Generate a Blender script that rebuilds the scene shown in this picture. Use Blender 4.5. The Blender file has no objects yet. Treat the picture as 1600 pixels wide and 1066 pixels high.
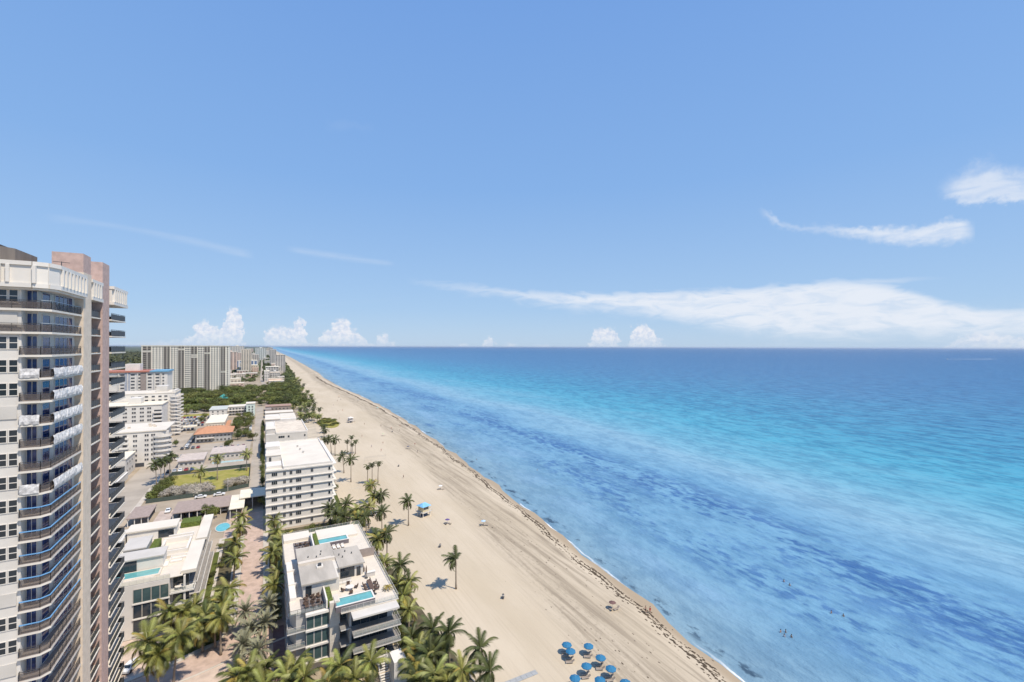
import bpy, math, random
from math import sin, cos, pi, radians
random.seed(7)
sc = bpy.context.scene
col = sc.collection
# ------------------------------------------------------------------ camera, sky, sun, exposure
F = 711.0; H = 68.0; VPX = 410.0; HY = 542.0            # focal length in photo pixels, eye height in metres
YAW = math.atan((800 - VPX) / F); SN, CS = sin(YAW), cos(YAW)
cd = bpy.data.cameras.new('camera'); cam = bpy.data.objects.new('camera', cd); col.objects.link(cam)
cd.sensor_width = 36; cd.lens = 36 * F / 1600; cd.shift_y = 9 / 1600; cd.clip_start = .5; cd.clip_end = 200000
from mathutils import Matrix, Vector, Euler
cam.matrix_world = Matrix.Translation((0, 0, H)) @ Matrix.Rotation(-YAW, 4, 'Z') @ Matrix.Rotation(pi / 2, 4, 'X') @ Matrix.Rotation(radians(.17), 4, 'Z')
sc.camera = cam
sc.view_settings.view_transform = 'Standard'; sc.view_settings.look = 'None'
sc.view_settings.exposure = 0.15; sc.view_settings.gamma = 1; sc.view_settings.use_curve_mapping = False
SUN_EL = radians(60); SUN_AZ = math.atan2(.48, -.88)      # azimuth from +Y towards +X (sun over the south-east)
sl = bpy.data.lights.new('sun', 'SUN'); sl.energy = 4.6; sl.angle = radians(.5); sl.color = (1, .91, .78)
so = bpy.data.objects.new('sun', sl); col.objects.link(so)
sdir = Vector((sin(SUN_AZ) * cos(SUN_EL), cos(SUN_AZ) * cos(SUN_EL), sin(SUN_EL)))
so.rotation_euler = sdir.to_track_quat('Z', 'Y').to_euler()

def G(px, py, z=0.0):                                    # photo pixel on a level plane at height z -> world x, y
    d = F * (H - z) / (py - HY); l = (px - 800) / F * d
    return d * SN + l * CS, d * CS - l * SN
def XA(px, Y):                                           # x of a pixel column on a south-facing plane at Y
    r = (px - 800) / F
    return Y * (SN + r * CS) / (CS - r * SN)

world = bpy.data.worlds.new('World'); sc.world = world; world.use_nodes = True
wt = world.node_tree; wn = wt.nodes; wn.clear()
def nd(t, typ, **k):
    n = t.nodes.new(typ)
    for a, b in k.items(): setattr(n, a, b)
    return n
def setin(t, sock, v):
    if hasattr(v, 'is_linked') or isinstance(v, bpy.types.NodeSocket): t.links.new(v, sock)
    else: sock.default_value = v
def mth(t, op, a, b=0.0, c=0.0, clamp=False):
    n = nd(t, 'ShaderNodeMath', operation=op, use_clamp=clamp)
    setin(t, n.inputs[0], a); setin(t, n.inputs[1], b); setin(t, n.inputs[2], c)
    return n.outputs[0]
def mapr(t, v, a, b, c=0.0, d=1.0, smooth=True):
    n = nd(t, 'ShaderNodeMapRange', interpolation_type='SMOOTHSTEP' if smooth else 'LINEAR')
    setin(t, n.inputs[0], v); setin(t, n.inputs[1], a); setin(t, n.inputs[2], b); setin(t, n.inputs[3], c); setin(t, n.inputs[4], d)
    return n.outputs[0]
def mixc(t, f, a, b, mode='MIX'):
    n = nd(t, 'ShaderNodeMix', data_type='RGBA', blend_type=mode)
    setin(t, n.inputs[0], f)
    for s, v in ((n.inputs[6], a), (n.inputs[7], b)):
        setin(t, s, v if isinstance(v, bpy.types.NodeSocket) else (*v[:3], 1))
    return n.outputs[2]
def curve(t, v, pts):
    n = nd(t, 'ShaderNodeFloatCurve'); c = n.mapping.curves[0]
    c.points[0].location = pts[0]; c.points[1].location = pts[-1]
    for p in pts[1:-1]: c.points.new(*p)
    n.mapping.update(); setin(t, n.inputs[1], v)
    return n.outputs[0]
def noise(t, vec, scale, detail=4, rough=.5, dist=0.0):
    n = nd(t, 'ShaderNodeTexNoise'); setin(t, n.inputs['Vector'], vec)
    n.inputs['Scale'].default_value = scale; n.inputs['Detail'].default_value = detail
    n.inputs['Roughness'].default_value = rough; n.inputs['Distortion'].default_value = dist
    return n.outputs[0]
def stretch(t, vec, s):
    n = nd(t, 'ShaderNodeMapping'); setin(t, n.inputs[0], vec); n.inputs[3].default_value = s
    return n.outputs[0]

sky = nd(wt, 'ShaderNodeTexSky', sky_type='NISHITA', sun_disc=False, sun_elevation=SUN_EL, sun_rotation=SUN_AZ,
         altitude=0, air_density=1.0, dust_density=.35, ozone_density=1.6)
gco = nd(wt, 'ShaderNodeTexCoord').outputs['Generated']
sp = nd(wt, 'ShaderNodeSeparateXYZ'); wt.links.new(gco, sp.inputs[0])
AZ = mth(wt, 'ARCTAN2', sp.outputs[0], sp.outputs[1])
EL = mth(wt, 'ARCSINE', sp.outputs[2])
AZD = mth(wt, 'MULTIPLY', AZ, 180 / pi); ELD = mth(wt, 'MULTIPLY', EL, 180 / pi)
def az_el(px, py):
    a = math.atan((px - 800) / F)
    return math.degrees(YAW + a), math.degrees(math.atan((HY - py) / F * cos(a)))
cmb = nd(wt, 'ShaderNodeCombineXYZ'); wt.links.new(AZD, cmb.inputs[0]); wt.links.new(ELD, cmb.inputs[1])
SKYUV = cmb.outputs[0]
A0, A1 = -25.0, 80.0; E1 = 34.0
U = mapr(wt, AZD, A0, A1, 0, 1, False)
def layer(pts, soft_t, soft_b, op, nz, amp):
    """pts: photo pixels (x, y_top, y_bottom); a cloud band between the two curves, edges broken by noise"""
    tp, bt = [], []
    for x, yt, yb in pts:
        a, et = az_el(x, yt); _, eb = az_el(x, yb); u = (a - A0) / (A1 - A0)
        tp.append((u, et / E1)); bt.append((u, eb / E1))
    u0, u1 = tp[0][0], tp[-1][0]
    T = mth(wt, 'MULTIPLY', curve(wt, U, tp), E1); B = mth(wt, 'MULTIPLY', curve(wt, U, bt), E1)
    n = mth(wt, 'MULTIPLY', mth(wt, 'SUBTRACT', nz, .5), amp)
    e = mth(wt, 'ADD', ELD, n)
    d = mth(wt, 'MULTIPLY', mapr(wt, mth(wt, 'SUBTRACT', T, e), 0, soft_t), mapr(wt, mth(wt, 'SUBTRACT', e, B), 0, soft_b))
    ends = mth(wt, 'MULTIPLY', mapr(wt, U, u0, u0 + .02), mapr(wt, U, u1 - .012, u1, 1, 0)) if u1 < .99 else mapr(wt, U, u0, u0 + .02)
    return mth(wt, 'MULTIPLY', mth(wt, 'MULTIPLY', d, ends), op)
wisp = noise(wt, stretch(wt, SKYUV, (.35, 1.2, 1)), .9, 7, .62, .6)
puff = noise(wt, stretch(wt, SKYUV, (1.0, 1.1, 1)), 1.1, 6, .6, .2)
puff2 = noise(wt, stretch(wt, SKYUV, (1.0, 1.0, 1)), .55, 8, .66, .1)
streak = noise(wt, stretch(wt, SKYUV, (.1, 1.6, 1)), 1.0, 6, .6)
L = []
wf = mapr(wt, wisp, .28, .58, .58, 1)
L.append(layer([(630, 432, 446), (760, 444, 470), (880, 454, 490), (1000, 452, 502), (1150, 446, 528), (1220, 440, 538), (1330, 432, 541), (1420, 446, 541), (1500, 468, 541), (1660, 476, 541)], 1.0, 2.6, .93, wisp, 2.0))
L.append(layer([(1300, 434, 448), (1380, 430, 446), (1440, 429, 440), (1500, 430, 434)], .7, .8, .65, wisp, .8))
L.append(layer([(1180, 314, 334), (1205, 328, 352), (1230, 344, 362), (1300, 348, 370), (1380, 348, 384), (1440, 346, 388), (1495, 335, 384), (1530, 362, 380)], .9, 1.3, .80, puff, 1.6))
L.append(layer([(1455, 275, 300), (1490, 258, 318), (1540, 236, 324), (1580, 250, 322), (1690, 262, 318)], 2.2, .9, .7, puff2, 3.0))
L.append(layer([(60, 330, 352), (170, 345, 362), (290, 368, 386), (400, 392, 412)], .8, .8, .20, streak, .5))
L.append(layer([(440, 380, 396), (530, 394, 410), (620, 408, 420)], .7, .7, .20, streak, .5))
L.append(layer([(500, 184, 212), (550, 186, 210), (590, 190, 210)], 2.0, 2.0, .28, puff2, 2.0))
L.append(layer([(270, 484, 490), (400, 478, 488), (640, 462, 470)], .8, .8, .10, streak, .5))
cl = L[0]
cl = mth(wt, 'MULTIPLY', cl, wf)
for x in L[1:]: cl = mth(wt, 'MAXIMUM', cl, mth(wt, 'MULTIPLY', x, wf))
# fair-weather cumulus standing on the horizon
hp = []
for x, y in [(180, 535), (240, 534), (290, 530), (305, 506), (325, 500), (338, 512), (352, 488), (368, 478), (378, 500), (384, 538), (408, 538), (416, 516), (434, 508), (452, 512), (468, 494), (476, 514), (484, 536), (494, 536), (504, 520), (522, 506), (537, 496), (548, 512), (560, 516), (570, 528),
             (582, 536), (590, 524), (604, 519), (612, 532), (622, 541)]:
    a, e = az_el(x, y); hp.append(((a - A0) / (A1 - A0), e / 8))
hp2 = []
for x, y in [(650, 541), (708, 541), (722, 535), (736, 541), (752, 541), (768, 523), (776, 541), (800, 534), (815, 541), (850, 536), (870, 541), (918, 541), (924, 516), (940, 510), (958, 511), (968, 536), (978, 541), (986, 512), (1004, 505), (1022, 514), (1036, 536), (1044, 541), (1440, 541), (1490, 530), (1540, 516), (1590, 520), (1680, 522)]:
    a, e = az_el(x, y); hp2.append(((a - A0) / (A1 - A0), e / 8))
wob = noise(wt, SKYUV, .9, 5, .6)
UC = mapr(wt, mth(wt, 'ADD', AZD, mth(wt, 'MULTIPLY', mth(wt, 'SUBTRACT', wob, .5), 3.0)), A0, A1, 0, 1, False)
usplit = (az_el(636, 540)[0] - A0) / (A1 - A0)
bill = noise(wt, SKYUV, 2.2, 6, .6, .3)
HT = mth(wt, 'MULTIPLY', mth(wt, 'ADD', mth(wt, 'MULTIPLY', curve(wt, UC, hp), mth(wt, 'LESS_THAN', UC, usplit)),
         mth(wt, 'MULTIPLY', curve(wt, UC, hp2), mth(wt, 'GREATER_THAN', UC, usplit))), 8.0)
cu_e = mth(wt, 'ADD', ELD, mth(wt, 'MULTIPLY', mth(wt, 'SUBTRACT', bill, .5), 1.6))
cu = mapr(wt, mth(wt, 'SUBTRACT', HT, cu_e), -.05, .55)
cu = mth(wt, 'MULTIPLY', cu, mapr(wt, HT, .15, .6))
cu = mth(wt, 'MULTIPLY', cu, mapr(wt, ELD, -.1, 1.8, .35, .88))
cu = mth(wt, 'MULTIPLY', cu, mapr(wt, bill, .25, .6, .55, 1))
sr = nd(wt, 'ShaderNodeValToRGB'); wt.links.new(mapr(wt, ELD, 0, 45, 0, 1, False), sr.inputs[0])
for i_, (p_, c_) in enumerate([(0, (.47, .64, .85)), (.10, (.38, .58, .86)), (.42, (.25, .465, .85)), (1.0, (.165, .355, .80))]):
    e_ = sr.color_ramp.elements[i_] if i_ < 2 else sr.color_ramp.elements.new(p_)
    e_.position = p_; e_.color = (*c_, 1)
clear = mixc(wt, 1.0, sr.outputs[0], (9.2, 9.2, 9.2), 'MULTIPLY')
skyc = mixc(wt, .85, sky.outputs[0], clear)
c1 = mixc(wt, cl, skyc, (7.4, 7.8, 8.5))
c2 = mixc(wt, cu, c1, mixc(wt, mapr(wt, noise(wt, SKYUV, 1.6, 6, .65), .38, .6), (6.2, 6.7, 7.9), (8.3, 8.2, 8.5)))
bg = nd(wt, 'ShaderNodeBackground'); wt.links.new(c2, bg.inputs[0]); bg.inputs[1].default_value = .10
wo = nd(wt, 'ShaderNodeOutputWorld'); wt.links.new(bg.outputs[0], wo.inputs[0])

# ------------------------------------------------------------------ helpers
MATS = {}
def M(name, c, rough=.7, var=.12, scale=.6, spec=.25, metal=0.0, c2=None, bump=0.0, bscale=8.0, rnd=0.0, st=(1, 1, 1), translucent=0.0, alpha=1.0, detail=5):
    if name in MATS: return MATS[name]
    m = bpy.data.materials.new(name); m.use_nodes = True; t = m.node_tree; b = t.nodes['Principled BSDF']
    co = nd(t, 'ShaderNodeTexCoord').outputs['Object']
    n = noise(t, stretch(t, co, st), scale, detail, .6)
    lo = tuple(max(0, x * (1 - var)) for x in c) if c2 is None else c2
    hi = tuple(min(.95, x * (1 + var)) for x in c) if c2 is None else c
    cc = mixc(t, mapr(t, n, .3, .7), lo, hi)
    if rnd:
        oi = nd(t, 'ShaderNodeObjectInfo').outputs['Random']
        hs = nd(t, 'ShaderNodeHueSaturation'); t.links.new(cc, hs.inputs['Color'])
        setin(t, hs.inputs['Value'], mapr(t, oi, 0, 1, 1 - rnd, 1 + rnd, False))
        setin(t, hs.inputs['Hue'], mapr(t, mth(t, 'FRACT', mth(t, 'MULTIPLY', oi, 7.31)), 0, 1, .5 - rnd * .06, .5 + rnd * .05, False))
        cc = hs.outputs[0]
    t.links.new(cc, b.inputs['Base Color'])
    b.inputs['Roughness'].default_value = rough; b.inputs['Metallic'].default_value = metal
    b.inputs['Specular IOR Level'].default_value = spec
    if alpha < 1: b.inputs['Alpha'].default_value = alpha
    if bump:
        bn = nd(t, 'ShaderNodeBump'); bn.inputs['Strength'].default_value = bump; bn.inputs['Distance'].default_value = .05
        setin(t, bn.inputs['Height'], noise(t, co, bscale, 4, .6)); t.links.new(bn.outputs[0], b.inputs['Normal'])
    if translucent:
        tr = nd(t, 'ShaderNodeBsdfTranslucent'); t.links.new(cc, tr.inputs[0])
        mx = nd(t, 'ShaderNodeMixShader'); mx.inputs[0].default_value = translucent
        t.links.new(b.outputs[0], mx.inputs[1]); t.links.new(tr.outputs[0], mx.inputs[2])
        t.links.new(mx.outputs[0], t.nodes['Material Output'].inputs[0])
    MATS[name] = m
    return m

class MB:
    def __init__(s): s.v = []; s.f = []; s.m = []
    def face(s, pts, mi=0):
        i = len(s.v); s.v += [tuple(p) for p in pts]; s.f.append(tuple(range(i, i + len(pts)))); s.m.append(mi)
    def prism(s, poly, z0, z1, mi=0, top_mi=None):
        n = len(poly); i = len(s.v)
        a = sum(poly[k][0] * poly[(k + 1) % n][1] - poly[(k + 1) % n][0] * poly[k][1] for k in range(n))
        if a < 0: poly = poly[::-1]
        s.v += [(x, y, z0) for x, y in poly] + [(x, y, z1) for x, y in poly]
        for k in range(n):
            j = (k + 1) % n; s.f.append((i + k, i + j, i + n + j, i + n + k)); s.m.append(mi)
        s.f.append(tuple(range(i + n, i + 2 * n))); s.m.append(mi if top_mi is None else top_mi)
        s.f.append(tuple(range(i + n - 1, i - 1, -1))); s.m.append(mi)
        return s
    def box(s, x0, x1, y0, y1, z0, z1, mi=0, top_mi=None):
        if x0 > x1: x0, x1 = x1, x0
        if y0 > y1: y0, y1 = y1, y0
        return s.prism([(x0, y0), (x1, y0), (x1, y1), (x0, y1)], z0, z1, mi, top_mi)
    def bar(s, p, q, w, h=None, mi=0):                   # square bar between two points
        p, q = Vector(p), Vector(q); h = h or w; d = (q - p).normalized()
        a = d.cross(Vector((0, 0, 1)));
        if a.length < 1e-4: a = Vector((1, 0, 0))
        a.normalize(); b = a.cross(d).normalized(); i = len(s.v)
        for e in (p, q):
            for u, w_ in ((-1, -1), (1, -1), (1, 1), (-1, 1)): s.v.append(tuple(e + a * u * w / 2 + b * w_ * h / 2))
        for k in range(4):
            j = (k + 1) % 4; s.f.append((i + k, i + j, i + 4 + j, i + 4 + k)); s.m.append(mi)
        s.f.append((i + 3, i + 2, i + 1, i)); s.m.append(mi); s.f.append((i + 4, i + 5, i + 6, i + 7)); s.m.append(mi)
        return s
    def tube(s, pts, rad, n=6, mi=0, cap=True):
        i = len(s.v)
        for k, p in enumerate(pts):
            p = Vector(p); d = (Vector(pts[min(k + 1, len(pts) - 1)]) - Vector(pts[max(k - 1, 0)])).normalized()
            a = d.cross(Vector((0, 1, 0)));
            if a.length < .1: a = d.cross(Vector((1, 0, 0)))
            a.normalize(); b = d.cross(a)
            r = rad[k] if isinstance(rad, (list, tuple)) else rad
            for q in range(n):
                t = 2 * pi * q / n; s.v.append(tuple(p + (a * cos(t) + b * sin(t)) * r))
        for k in range(len(pts) - 1):
            for q in range(n):
                r_ = (q + 1) % n
                s.f.append((i + k * n + q, i + k * n + r_, i + k * n + n + r_, i + k * n + n + q)); s.m.append(mi)
        if cap:
            s.f.append(tuple(i + q for q in range(n - 1, -1, -1))); s.m.append(mi)
            e = i + (len(pts) - 1) * n; s.f.append(tuple(e + q for q in range(n))); s.m.append(mi)
        return s
    def lathe(s, prof, n=12, c=(0, 0), mi=0):            # prof: (r, z) pairs
        i = len(s.v)
        for r, z in prof:
            for q in range(n):
                t = 2 * pi * q / n; s.v.append((c[0] + r * cos(t), c[1] + r * sin(t), z))
        for k in range(len(prof) - 1):
            for q in range(n):
                r_ = (q + 1) % n; s.f.append((i + k * n + q, i + k * n + r_, i + k * n + n + r_, i + k * n + n + q)); s.m.append(mi)
        return s
    def mesh(s, name, mats, smooth=False):
        me = bpy.data.meshes.new(name); me.from_pydata(s.v, [], s.f)
        for m in (mats if isinstance(mats, (list, tuple)) else [mats]): me.materials.append(m)
        me.polygons.foreach_set('material_index', s.m)
        if smooth: me.polygons.foreach_set('use_smooth', [True] * len(s.f))
        me.update(); return me
    def build(s, name, mats, parent=None, kind=None, smooth=False):
        return obj(name, s.mesh(name, mats, smooth), parent, kind)
def obj(name, me, parent=None, kind=None, loc=None, rot=None, scale=None):
    o = bpy.data.objects.new(name, me); col.objects.link(o)
    if parent is not None: o.parent = parent
    if kind: o['kind'] = kind
    if loc is not None: o.location = loc
    if rot is not None: o.rotation_euler = rot
    if scale is not None: o.scale = scale
    return o
def tag(o, label, cat, group=None):
    o['label'] = label; o['category'] = cat
    if group: o['group'] = group
    return o
def thing(name, label, cat, loc=(0, 0, 0), rz=0, group=None, scale=None):
    o = obj(name, None, loc=loc, rot=(0, 0, rz), scale=scale); o.empty_display_size = .1
    return tag(o, label, cat, group)
def dup(root, loc, rz=0, label=None, group=None, scale=None, cat=None):
    r = root.copy(); col.objects.link(r); r.location = loc; r.rotation_euler = (0, 0, rz)
    if scale is not None: r.scale = scale
    if label: r['label'] = label
    if group: r['group'] = group
    for ch in root.children:
        c = ch.copy(); col.objects.link(c); c.parent = r
        for g in ch.children:
            d = g.copy(); col.objects.link(d); d.parent = c
    return r
def lerp_tab(tab, y):
    if y <= tab[0][0]:
        (a, b), (c, d) = tab[0], tab[1]; return b + (y - a) * (d - b) / (c - a)
    for (a, b), (c, d) in zip(tab, tab[1:]):
        if y <= c: return b + (y - a) * (d - b) / (c - a)
    return tab[-1][1]
WL = [(58, 86.5), (82, 88.8), (112, 92.6), (182, 99.8), (289, 109.0), (400, 116), (526, 120.5), (700, 119), (889, 114), (1050, 117), (1214, 125), (2000, 138), (2982, 149), (7784, 172), (15600, 255), (40000, 600)]
def wl(y): return lerp_tab(WL, y)

# ------------------------------------------------------------------ materials
white = M('white_stucco', (.66, .62, .56), .8, .06, .25)
white2 = M('white_paint', (.70, .655, .59), .6, .05, .3)
offw = M('offwhite_stucco', (.58, .545, .49), .8, .07, .3)
cream = M('cream_stucco', (.66, .58, .47), .8, .07, .3)
palegrey = M('pale_grey_plaster', (.52, .485, .44), .75, .05, .4)
midgrey = M('mid_grey_membrane', (.42, .38, .325), .85, .14, .35, st=(1, .25, 1))
dkgrey = M('dark_grey_metal', (.06, .065, .07), .5, .1)
railm = M('bronze_railing', (.07, .068, .066), .5, .15, 2)
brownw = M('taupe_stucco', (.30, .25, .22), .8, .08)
brick = M('pink_brick', (.50, .36, .31), .85, .12, 1.4, bump=.3, bscale=6)
creamfin = M('cream_brick', (.68, .57, .45), .85, .08, 1.2)
roofwhite = M('white_roof_coating', (.65, .59, .50), .8, .06, .12)
rooftan = M('tan_roof_gravel', (.60, .52, .42), .9, .16, .35)
roofcream = M('cream_roof', (.70, .64, .52), .85, .08, .25)
stone = M('travertine_cladding', (.62, .555, .47), .7, .08, 1.0, st=(.2, .2, 3))
deck = M('terrace_tile', (.63, .56, .465), .7, .05, .8)
glass = M('window_glass', (.025, .035, .045), .06, .3, .3, spec=.6)
glassb = M('blue_window_glass', (.012, .04, .15), .05, .5, 1.5, spec=.8)
glassg = M('green_tinted_glass', (.06, .10, .10), .05, .3, .25, spec=.8)
clearg = M('clear_glass_rail', (.30, .36, .35), .08, .1, .3, spec=.5, alpha=.2)
pool = M('pool_water', (.13, .36, .36), .05, .15, .5, spec=.5)
hedge_m = M('hedge_leaves', (.10, .13, .025), .8, .5, 3.0, bump=1.0, bscale=5)
bluerail = M('blue_rail_tape', (.16, .36, .62), .5, .1)
plastic = M('plastic_sheeting', (.60, .58, .56), .45, .25, 3.0, bump=.8, bscale=4)
brownroof = M('brown_shingle_roof', (.33, .26, .225), .9, .12, 1.0, bump=.3, bscale=3)
orange = M('terracotta_tile', (.50, .25, .14), .8, .18, 1.2, bump=.5, bscale=5)
redband = M('red_fascia', (.42, .17, .12), .7, .1)
teal = M('teal_roof', (.05, .28, .26), .6, .1)
asph = M('asphalt', (.16, .15, .145), .9, .15, .3)
concrete = M('concrete_pavement', (.37, .32, .26), .9, .12, .08)
sidewalk = M('sidewalk', (.50, .445, .375), .9, .08, .2)
brickpave = M('brick_paving', (.47, .35, .28), .9, .14, .5, bump=.2)
grass = M('lawn', (.23, .225, .04), .9, .3, .25, c2=(.34, .285, .085), bump=.3, bscale=6)
lawng = M('green_lawn', (.085, .10, .022), .9, .25, .4, bump=.3, bscale=6)
frond_m = M('palm_frond', (.21, .215, .05), .5, .25, .5, rnd=.35, translucent=.14, spec=.5)
frondd_m = M('dark_palm_frond', (.075, .088, .024), .5, .25, .5, rnd=.3, translucent=.2, spec=.35)
frondy_m = M('yellow_palm_frond', (.32, .25, .06), .55, .25, .5, rnd=.25, translucent=.25)
frondg_m = M('silver_palm_frond', (.27, .265, .17), .6, .2, .5, rnd=.2, translucent=.2)
trunk_m = M('palm_trunk', (.27, .22, .17), .9, .2, 2.0, st=(1, 1, 6))
bark_m = M('bark', (.13, .10, .075), .9, .2, 2.0)
leaf_m = M('broad_leaves', (.12, .135, .036), .6, .45, .5, rnd=.4, translucent=.2)
leafl_m = M('light_leaves', (.15, .165, .04), .6, .4, .5, rnd=.3, translucent=.2)
leafs_m = M('silver_leaves', (.42, .375, .31), .7, .3, .6, rnd=.15)
umb_m = M('blue_canvas', (.028, .155, .29), .7, .08, 2.0)
cush_m = M('lounger_sling', (.30, .24, .19), .7, .15, 3)
woodd = M('dark_wood', (.12, .08, .06), .7, .2, 3)

# ------------------------------------------------------------------ sea, beach, land
def grid_strip(name, ys, offs, zf, mats, kind='structure'):
    v, f, a = [], [], []
    for y in ys:
        for o in offs: v.append((wl(y) + o, y, zf(o, y))); a.append(o)
    n = len(offs)
    for i in range(len(ys) - 1):
        for j in range(n - 1): f.append((i * n + j, i * n + j + 1, (i + 1) * n + j + 1, (i + 1) * n + j))
    me = bpy.data.meshes.new(name); me.from_pydata(v, [], f); me.materials.append(mats)
    at = me.attributes.new('shore', 'FLOAT', 'POINT'); at.data.foreach_set('value', a)
    me.polygons.foreach_set('use_smooth', [True] * len(f)); me.update()
    return obj(name, me, None, kind)
YS = [-4000, -1500, -600, -200, -60] + list(range(0, 340, 8)) + list(range(340, 700, 15)) + list(range(700, 1500, 50)) + [1600, 1800, 2000, 2500, 3000, 4000, 5500, 7784, 11000, 15600, 25000, 40000, 70000]
ZW = -.35
def wave(y): return .9 * sin(y * .11 + 1) + .6 * sin(y * .27) + .4 * sin(y * .61 + 2)

def ocean_mat():
    m = bpy.data.materials.new('sea_water'); m.use_nodes = True; t = m.node_tree; b = t.nodes['Principled BSDF']
    at = nd(t, 'ShaderNodeAttribute', attribute_name='shore').outputs['Fac']
    pos = nd(t, 'ShaderNodeNewGeometry').outputs['Position']
    sx = nd(t, 'ShaderNodeSeparateXYZ'); t.links.new(pos, sx.inputs[0])
    big = noise(t, stretch(t, pos, (1, .35, 1)), .012, 5, .55, .4)
    mid = noise(t, stretch(t, pos, (1, .30, 1)), .045, 6, .6, .5)
    fine = noise(t, stretch(t, pos, (1, .45, 1)), .35, 5, .65)
    o = mth(t, 'ADD', at, mth(t, 'MULTIPLY', mth(t, 'SUBTRACT', big, .5), 50))
    far = mth(t, 'MULTIPLY', mth(t, 'SUBTRACT', big, .5), mth(t, 'MULTIPLY', at, .5))
    o = mth(t, 'ADD', o, far)
    ramp = nd(t, 'ShaderNodeValToRGB'); lg = mth(t, 'DIVIDE', mth(t, 'LOGARITHM', mth(t, 'MAXIMUM', mth(t, 'ADD', o, 20), 1), 10), 4)
    t.links.new(lg, ramp.inputs[0])
    stops = [(-18, (.28, .31, .28)), (4, (.17, .28, .36)), (40, (.14, .285, .41)), (90, (.135, .29, .425)), (125, (.195, .35, .455)), (165, (.135, .33, .44)),
             (235, (.066, .285, .405)), (330, (.046, .23, .36)), (480, (.045, .195, .335)), (700, (.044, .165, .31)), (1100, (.037, .143, .29)), (2500, (.022, .116, .262)), (9000, (.014, .094, .235))]
    el = ramp.color_ramp.elements
    while len(el) < len(stops): el.new(.5)
    for e, (d, c) in zip(el, stops): e.position = math.log10(max(d + 20, 1)) / 4; e.color = (*c, 1)
    c = ramp.outputs[0]
    # seagrass beds on the sand bottom: a broken band some 75 m out, a second looser one, weed at the water's edge
    ofw = mth(t, 'ADD', at, mth(t, 'MULTIPLY', mth(t, 'SUBTRACT', big, .5), 40))
    def band(c0, w): return mapr(t, mth(t, 'ABSOLUTE', mth(t, 'SUBTRACT', ofw, c0)), 0, w, 1, 0)
    wn = mth(t, 'ADD', mth(t, 'MULTIPLY', mid, .55), mth(t, 'MULTIPLY', fine, .45))
    weed = mth(t, 'MULTIPLY', band(72, 30), mapr(t, wn, .45, .545))
    weed = mth(t, 'MAXIMUM', weed, mth(t, 'MULTIPLY', mth(t, 'MULTIPLY', band(44, 22), mapr(t, wn, .50, .58)), .8))
    weed = mth(t, 'MAXIMUM', weed, mth(t, 'MULTIPLY', mth(t, 'MULTIPLY', band(14, 13), mapr(t, mid, .59, .65)), .8))
    weed = mth(t, 'MULTIPLY', weed, mapr(t, fine, .36, .58, .35, 1))
    c = mixc(t, mth(t, 'MULTIPLY', weed, .78), c, (.03, .098, .27))
    pale = mth(t, 'MULTIPLY', band(28, 30), mapr(t, mid, .52, .36))
    c = mixc(t, mth(t, 'MULTIPLY', pale, .45), c, (.20, .33, .47))
    rip = noise(t, stretch(t, pos, (1, .4, 1)), .9, 3, .6)
    edge = mth(t, 'MULTIPLY', mapr(t, mth(t, 'ABSOLUTE', mth(t, 'SUBTRACT', at, 3.2)), 0, 3.4, 1, 0), mapr(t, noise(t, stretch(t, pos, (1, .5, 1)), .22, 5, .7), .52, .62))
    c = mixc(t, mth(t, 'MULTIPLY', edge, .85), c, (.03, .06, .10))
    # lit and shaded ripple facets painted into the water colour, stronger offshore
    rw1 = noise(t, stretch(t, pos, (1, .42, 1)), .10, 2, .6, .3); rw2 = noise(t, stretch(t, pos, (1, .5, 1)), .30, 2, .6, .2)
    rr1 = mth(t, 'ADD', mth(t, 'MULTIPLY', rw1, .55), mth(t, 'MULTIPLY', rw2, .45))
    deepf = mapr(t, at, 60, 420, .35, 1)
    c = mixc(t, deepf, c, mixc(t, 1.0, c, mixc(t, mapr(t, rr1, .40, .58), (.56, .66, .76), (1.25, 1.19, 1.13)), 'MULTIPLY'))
    fo = mth(t, 'ADD', at, mth(t, 'MULTIPLY', mth(t, 'SUBTRACT', noise(t, stretch(t, pos, (1, .5, 1)), .16, 4, .6), .5), 3.4))
    foam = mth(t, 'MULTIPLY', mapr(t, mth(t, 'ABSOLUTE', mth(t, 'SUBTRACT', fo, .1)), .08, .5, 1, 0), mapr(t, noise(t, stretch(t, pos, (1, .25, 1)), .06, 3, .6), .50, .64))
    c = mixc(t, foam, c, (.80, .80, .78))
    t.links.new(c, b.inputs['Base Color'])
    b.inputs['Roughness'].default_value = .28; b.inputs['Specular IOR Level'].default_value = .03; b.inputs['IOR'].default_value = 1.33
    h = mth(t, 'ADD', mth(t, 'MULTIPLY', noise(t, stretch(t, pos, (1, .4, 1)), .25, 5, .65), 1.0), mth(t, 'MULTIPLY', noise(t, stretch(t, pos, (1, .4, 1)), .05, 3, .5), 2.5))
    bn = nd(t, 'ShaderNodeBump'); bn.inputs['Strength'].default_value = .9; bn.inputs['Distance'].default_value = 1.6
    t.links.new(h, bn.inputs['Height']); t.links.new(bn.outputs[0], b.inputs['Normal'])
    return m
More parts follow.
